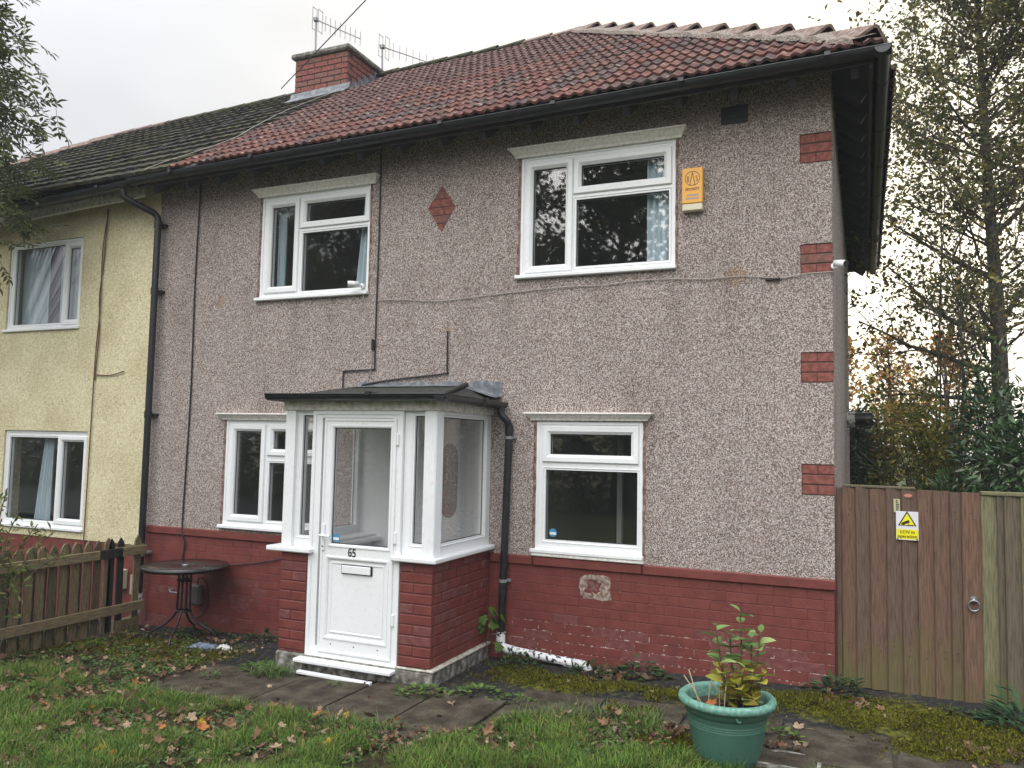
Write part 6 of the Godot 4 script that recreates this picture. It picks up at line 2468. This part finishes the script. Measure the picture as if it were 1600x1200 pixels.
	while xf.size() < 2700 and tries < 24000:
		tries += 1
		var x := r.randf_range(-7.2, 1.1)
		var z := r.randf_range(.1, 3.2)
		if z > 3.19 - (x + 4.06) * .498 + .1 or z > 1.16 + (x + 7.04) * .68 + .1: continue
		if x > -4.1 and x < -2.65 and z < 1.1: continue
		var e := lawn_edge(x)
		var near := absf(z - e + .25) < .3
		if z < e - .1 and r.randf() > (.5 if x < -4.6 else .025): continue
		if near and r.randf() < .2: continue
		xf.append(leaf_lie(x, z, r, r.randf_range(.25, .75), .024))
		cols.append(Color(1, 1, 1) * r.randf_range(.6, 1.1))
	for q in [[.06, .36, 40, .12], [.85, .95, 50, .2], [-1.5, .22, 34, .14], [-.95, 1.28, 30, .14], [-4.75, 1.35, 40, .22], [-.1, .1, 16, .1], [-.28, 1.3, 14, .1]]:
		for k in int(q[2]):
			xf.append(leaf_lie(q[0] + r.randfn(0, q[3]), maxf(q[1] + r.randfn(0, q[3] * .6), .05), r, r.randf_range(.5, 1.1)))
			cols.append(Color(1, 1, 1) * r.randf_range(.6, 1.1))
	for k in 3:
		var part := []
		var pc := []
		for i in range(k, xf.size(), 3):
			part.append(xf[i])
			pc.append(cols[i])
		copies("leaf_litter", lv[[6, 2, 11][k]], M.dry_leaf, part, pc)
	var singles := [[-2.33, 1.33, 1, "large pinkish brown fallen maple leaf lying alone on the paving before the porch", 1.5], [.45, .68, 5, "pale fallen leaf lying alone on the moss before the gate", 1.5], [-6.85, 1.30, 4, "orange yellow fallen leaf beside the picket fence at the edge of the lawn", 1.5], [-2.13, 2.10, 4, "bright yellow fallen leaf on the grass before the paving", 1.4], [-2.50, 1.74, 3, "orange brown leaf lying across the front edge of the paving", 1.0], [-1.35, 1.75, 3, "dark orange curled leaf on the grass left of the green pot", 1.6], [-1.28, .28, 5, "pale tan leaf below the wall right of the white pipe", 1.6], [-.55, .95, 5, "small pale leaf on the dark paving behind the green pot", 1.0], [-.18, .98, 5, "pale leaf on the moss right of the green pot", 1.1]]
	for q in singles:
		var o := obj("fallen_leaf", lv[q[2]], M.dry_leaf)
		o.transform = leaf_lie(q[0], q[1], r, q[4])
		tag(o, q[3], "leaf", "fallen leaves")
	var made := 0
	tries = 0
	while made < 165 and tries < 8000:
		tries += 1
		var x := r.randf_range(-6.8, -.7)
		var z := r.randf_range(1.0, 3.1)
		var e := lawn_edge(x)
		if z < e - .1 or z > 3.19 - (x + 4.06) * .498 - .02 or z > 1.16 + (x + 7.04) * .68: continue
		var k := r.randi() % 12
		if k % 6 in [3, 4] and r.randf() < .72: k = 0
		var o := obj("fallen_leaf", lv[k], M.dry_leaf)
		o.transform = leaf_lie(x, z, r, r.randf_range(.6, 1.2), .050)
		tag(o, ["brown", "tan", "dark brown", "orange", "yellow", "pale tan"][k % 6] + " curled fallen leaf among the grass of the lawn", "leaf", "fallen leaves")
		made += 1


func leaf_lie(x: float, z: float, r: RandomNumberGenerator, s: float, lift := .012) -> Transform3D:
	var e := lawn_edge(x)
	var b := Basis.from_euler(Vector3(r.randf_range(-.8, .8), r.randf() * TAU, r.randf_range(-.8, .8))).scaled(Vector3.ONE * s)
	return Transform3D(b, Vector3(x, gy(x) + lift + .03 * clampf((z - e) * 2, 0, 1), z))


# ---------------------------------------------------------------- across the street, seen in the windows
func across_the_street() -> void:
	var st := mb()
	quad(st, Vector3(-60, -.50, 15), Vector3(60, .10, 15), Vector3(60, .10, 8), Vector3(-60, -.50, 8))
	struct("road", st, M.asphalt)
	var oval := leaf_mesh(1.0, .62, .5)
	var pal := [Color(.08, .09, .035), Color(.06, .075, .03), Color(.13, .10, .035), Color(.09, .10, .04)]
	var k := 0
	for q in [[-6.5, 17.0, 11.0, 61], [-15.5, 17.0, 12.0, 62], [-10.8, 19.0, 12.0, 63], [-20.0, 19.0, 11.0, 64]]:
		var r := RandomNumberGenerator.new()
		r.seed = q[3]
		var p := sprout()
		var base := Vector3(q[0], -.4, q[1])
		tube(p.wood, [base, base + Vector3(.2, 3, 0), base + Vector3(0, 6, .1), base + Vector3(.1, q[2], 0)], [.3, .24, .16, .04], 8, false)
		for i in 34:
			var y := r.randf_range(.22, .97)
			var a := r.randf() * TAU
			limb(p, base + Vector3(0, q[2] * y, 0), Vector3(cos(a), r.randf_range(.2, .9), sin(a)), 3.4 * clampf(1.25 - y, .3, 1), .06, 2, r, {"kids": 6, "leaves": 8, "size": .23, "palette": pal, "spread": .26})
		plant("street_tree", base, ["street tree across the road mirrored in the right upper window", "street tree across the road mirrored in the left upper window", "street tree across the road between the two mirrored in the upper windows", "street tree across the road furthest from the house corner"][k], "tree", p, oval, M.leaf, "street trees")
		k += 1
	# clipped dark hedge along the far pavement
	var hr := RandomNumberGenerator.new()
	hr.seed = 70
	var hp := sprout()
	for i in 16000:
		var q := Vector3(hr.randf_range(-32, 4), -.4 + 2.4 * hr.randf(), 16.0 + hr.randf_range(-.45, .45))
		if i < 60: tube(hp.wood, [Vector3(q.x, -.5, 16), Vector3(q.x + .1, 1.2, 16)], .03, 4, false)
		leafy(hp, q, .2, [Color(.06, .08, .035), Color(.08, .10, .04), Color(.05, .068, .03)], hr)
	plant("street_hedge", Vector3(-14, -.4, 16), "long dark hedge across the road, mirrored in the lower windows", "hedge", hp, oval, M.leaf, "", "stems", "foliage")
	# pole that carries the telephone wire
	st = mb()
	tube(st, [Vector3(16.0, -.3, 10.1), Vector3(16.0, 9.3, 10.1)], [.13, .09], 10)
	tag(obj("telephone_pole", st, M.bark), "wooden telephone pole down the street that holds the wire", "pole")
	# the greenery that closes the view behind the fence
	bush("back_hedge", Vector3(5.5, 0, -9.0), Vector3(2.6, 2.9, 1.2), 6000, oval, M.leaf, .12, pal, 91, "broad dark hedge behind the fence, right of the laurel")
	bush("back_hedge", Vector3(10.5, 0, -12.0), Vector3(3.6, 3.6, 1.5), 6000, oval, M.leaf, .16, pal, 92, "broad dark hedge at the far end behind the fence")
	for q in [[-15.0, 30.0], [-3.0, 30.0], [-27.0, 30.0]]:
		var h := thing("house_opposite", Vector3(q[0], -.3, q[1]), ["pale rendered house across the road behind the street trees", "pale rendered house across the road facing the porch", "pale rendered house across the road at the far end"][[-15.0, -3.0, -27.0].find(q[0])], "house")
		st = mb()
		plate(st, -4.5, 4.5, 0, 5.0, [[-3.5, -2.0, .9, 2.2], [2.0, 3.5, .9, 2.2], [-3.5, -2.0, 3.3, 4.5], [2.0, 3.5, 3.3, 4.5], [-.5, .5, .0, 2.1]], -.2, 0)
		T = Transform3D(Basis(), Vector3(0, 0, -5))
		T = Transform3D()
		var w := obj("wall", st, M.cream_render, h)
		w.rotation.y = PI
		st = mb()
		box(st, Vector3(-4.5, 0, .25), Vector3(4.5, 5.0, 6))
		obj("rooms", st, M.inside_dark, h)
		st = mb()
		prism(st, [Vector2(-.4, 4.9), Vector2(6.4, 4.9), Vector2(3.0, 7.6)], -4.8, 4.8)
		var rf := obj("roof", st, M.tile_3, h)
		rf.rotation.y = -PI / 2
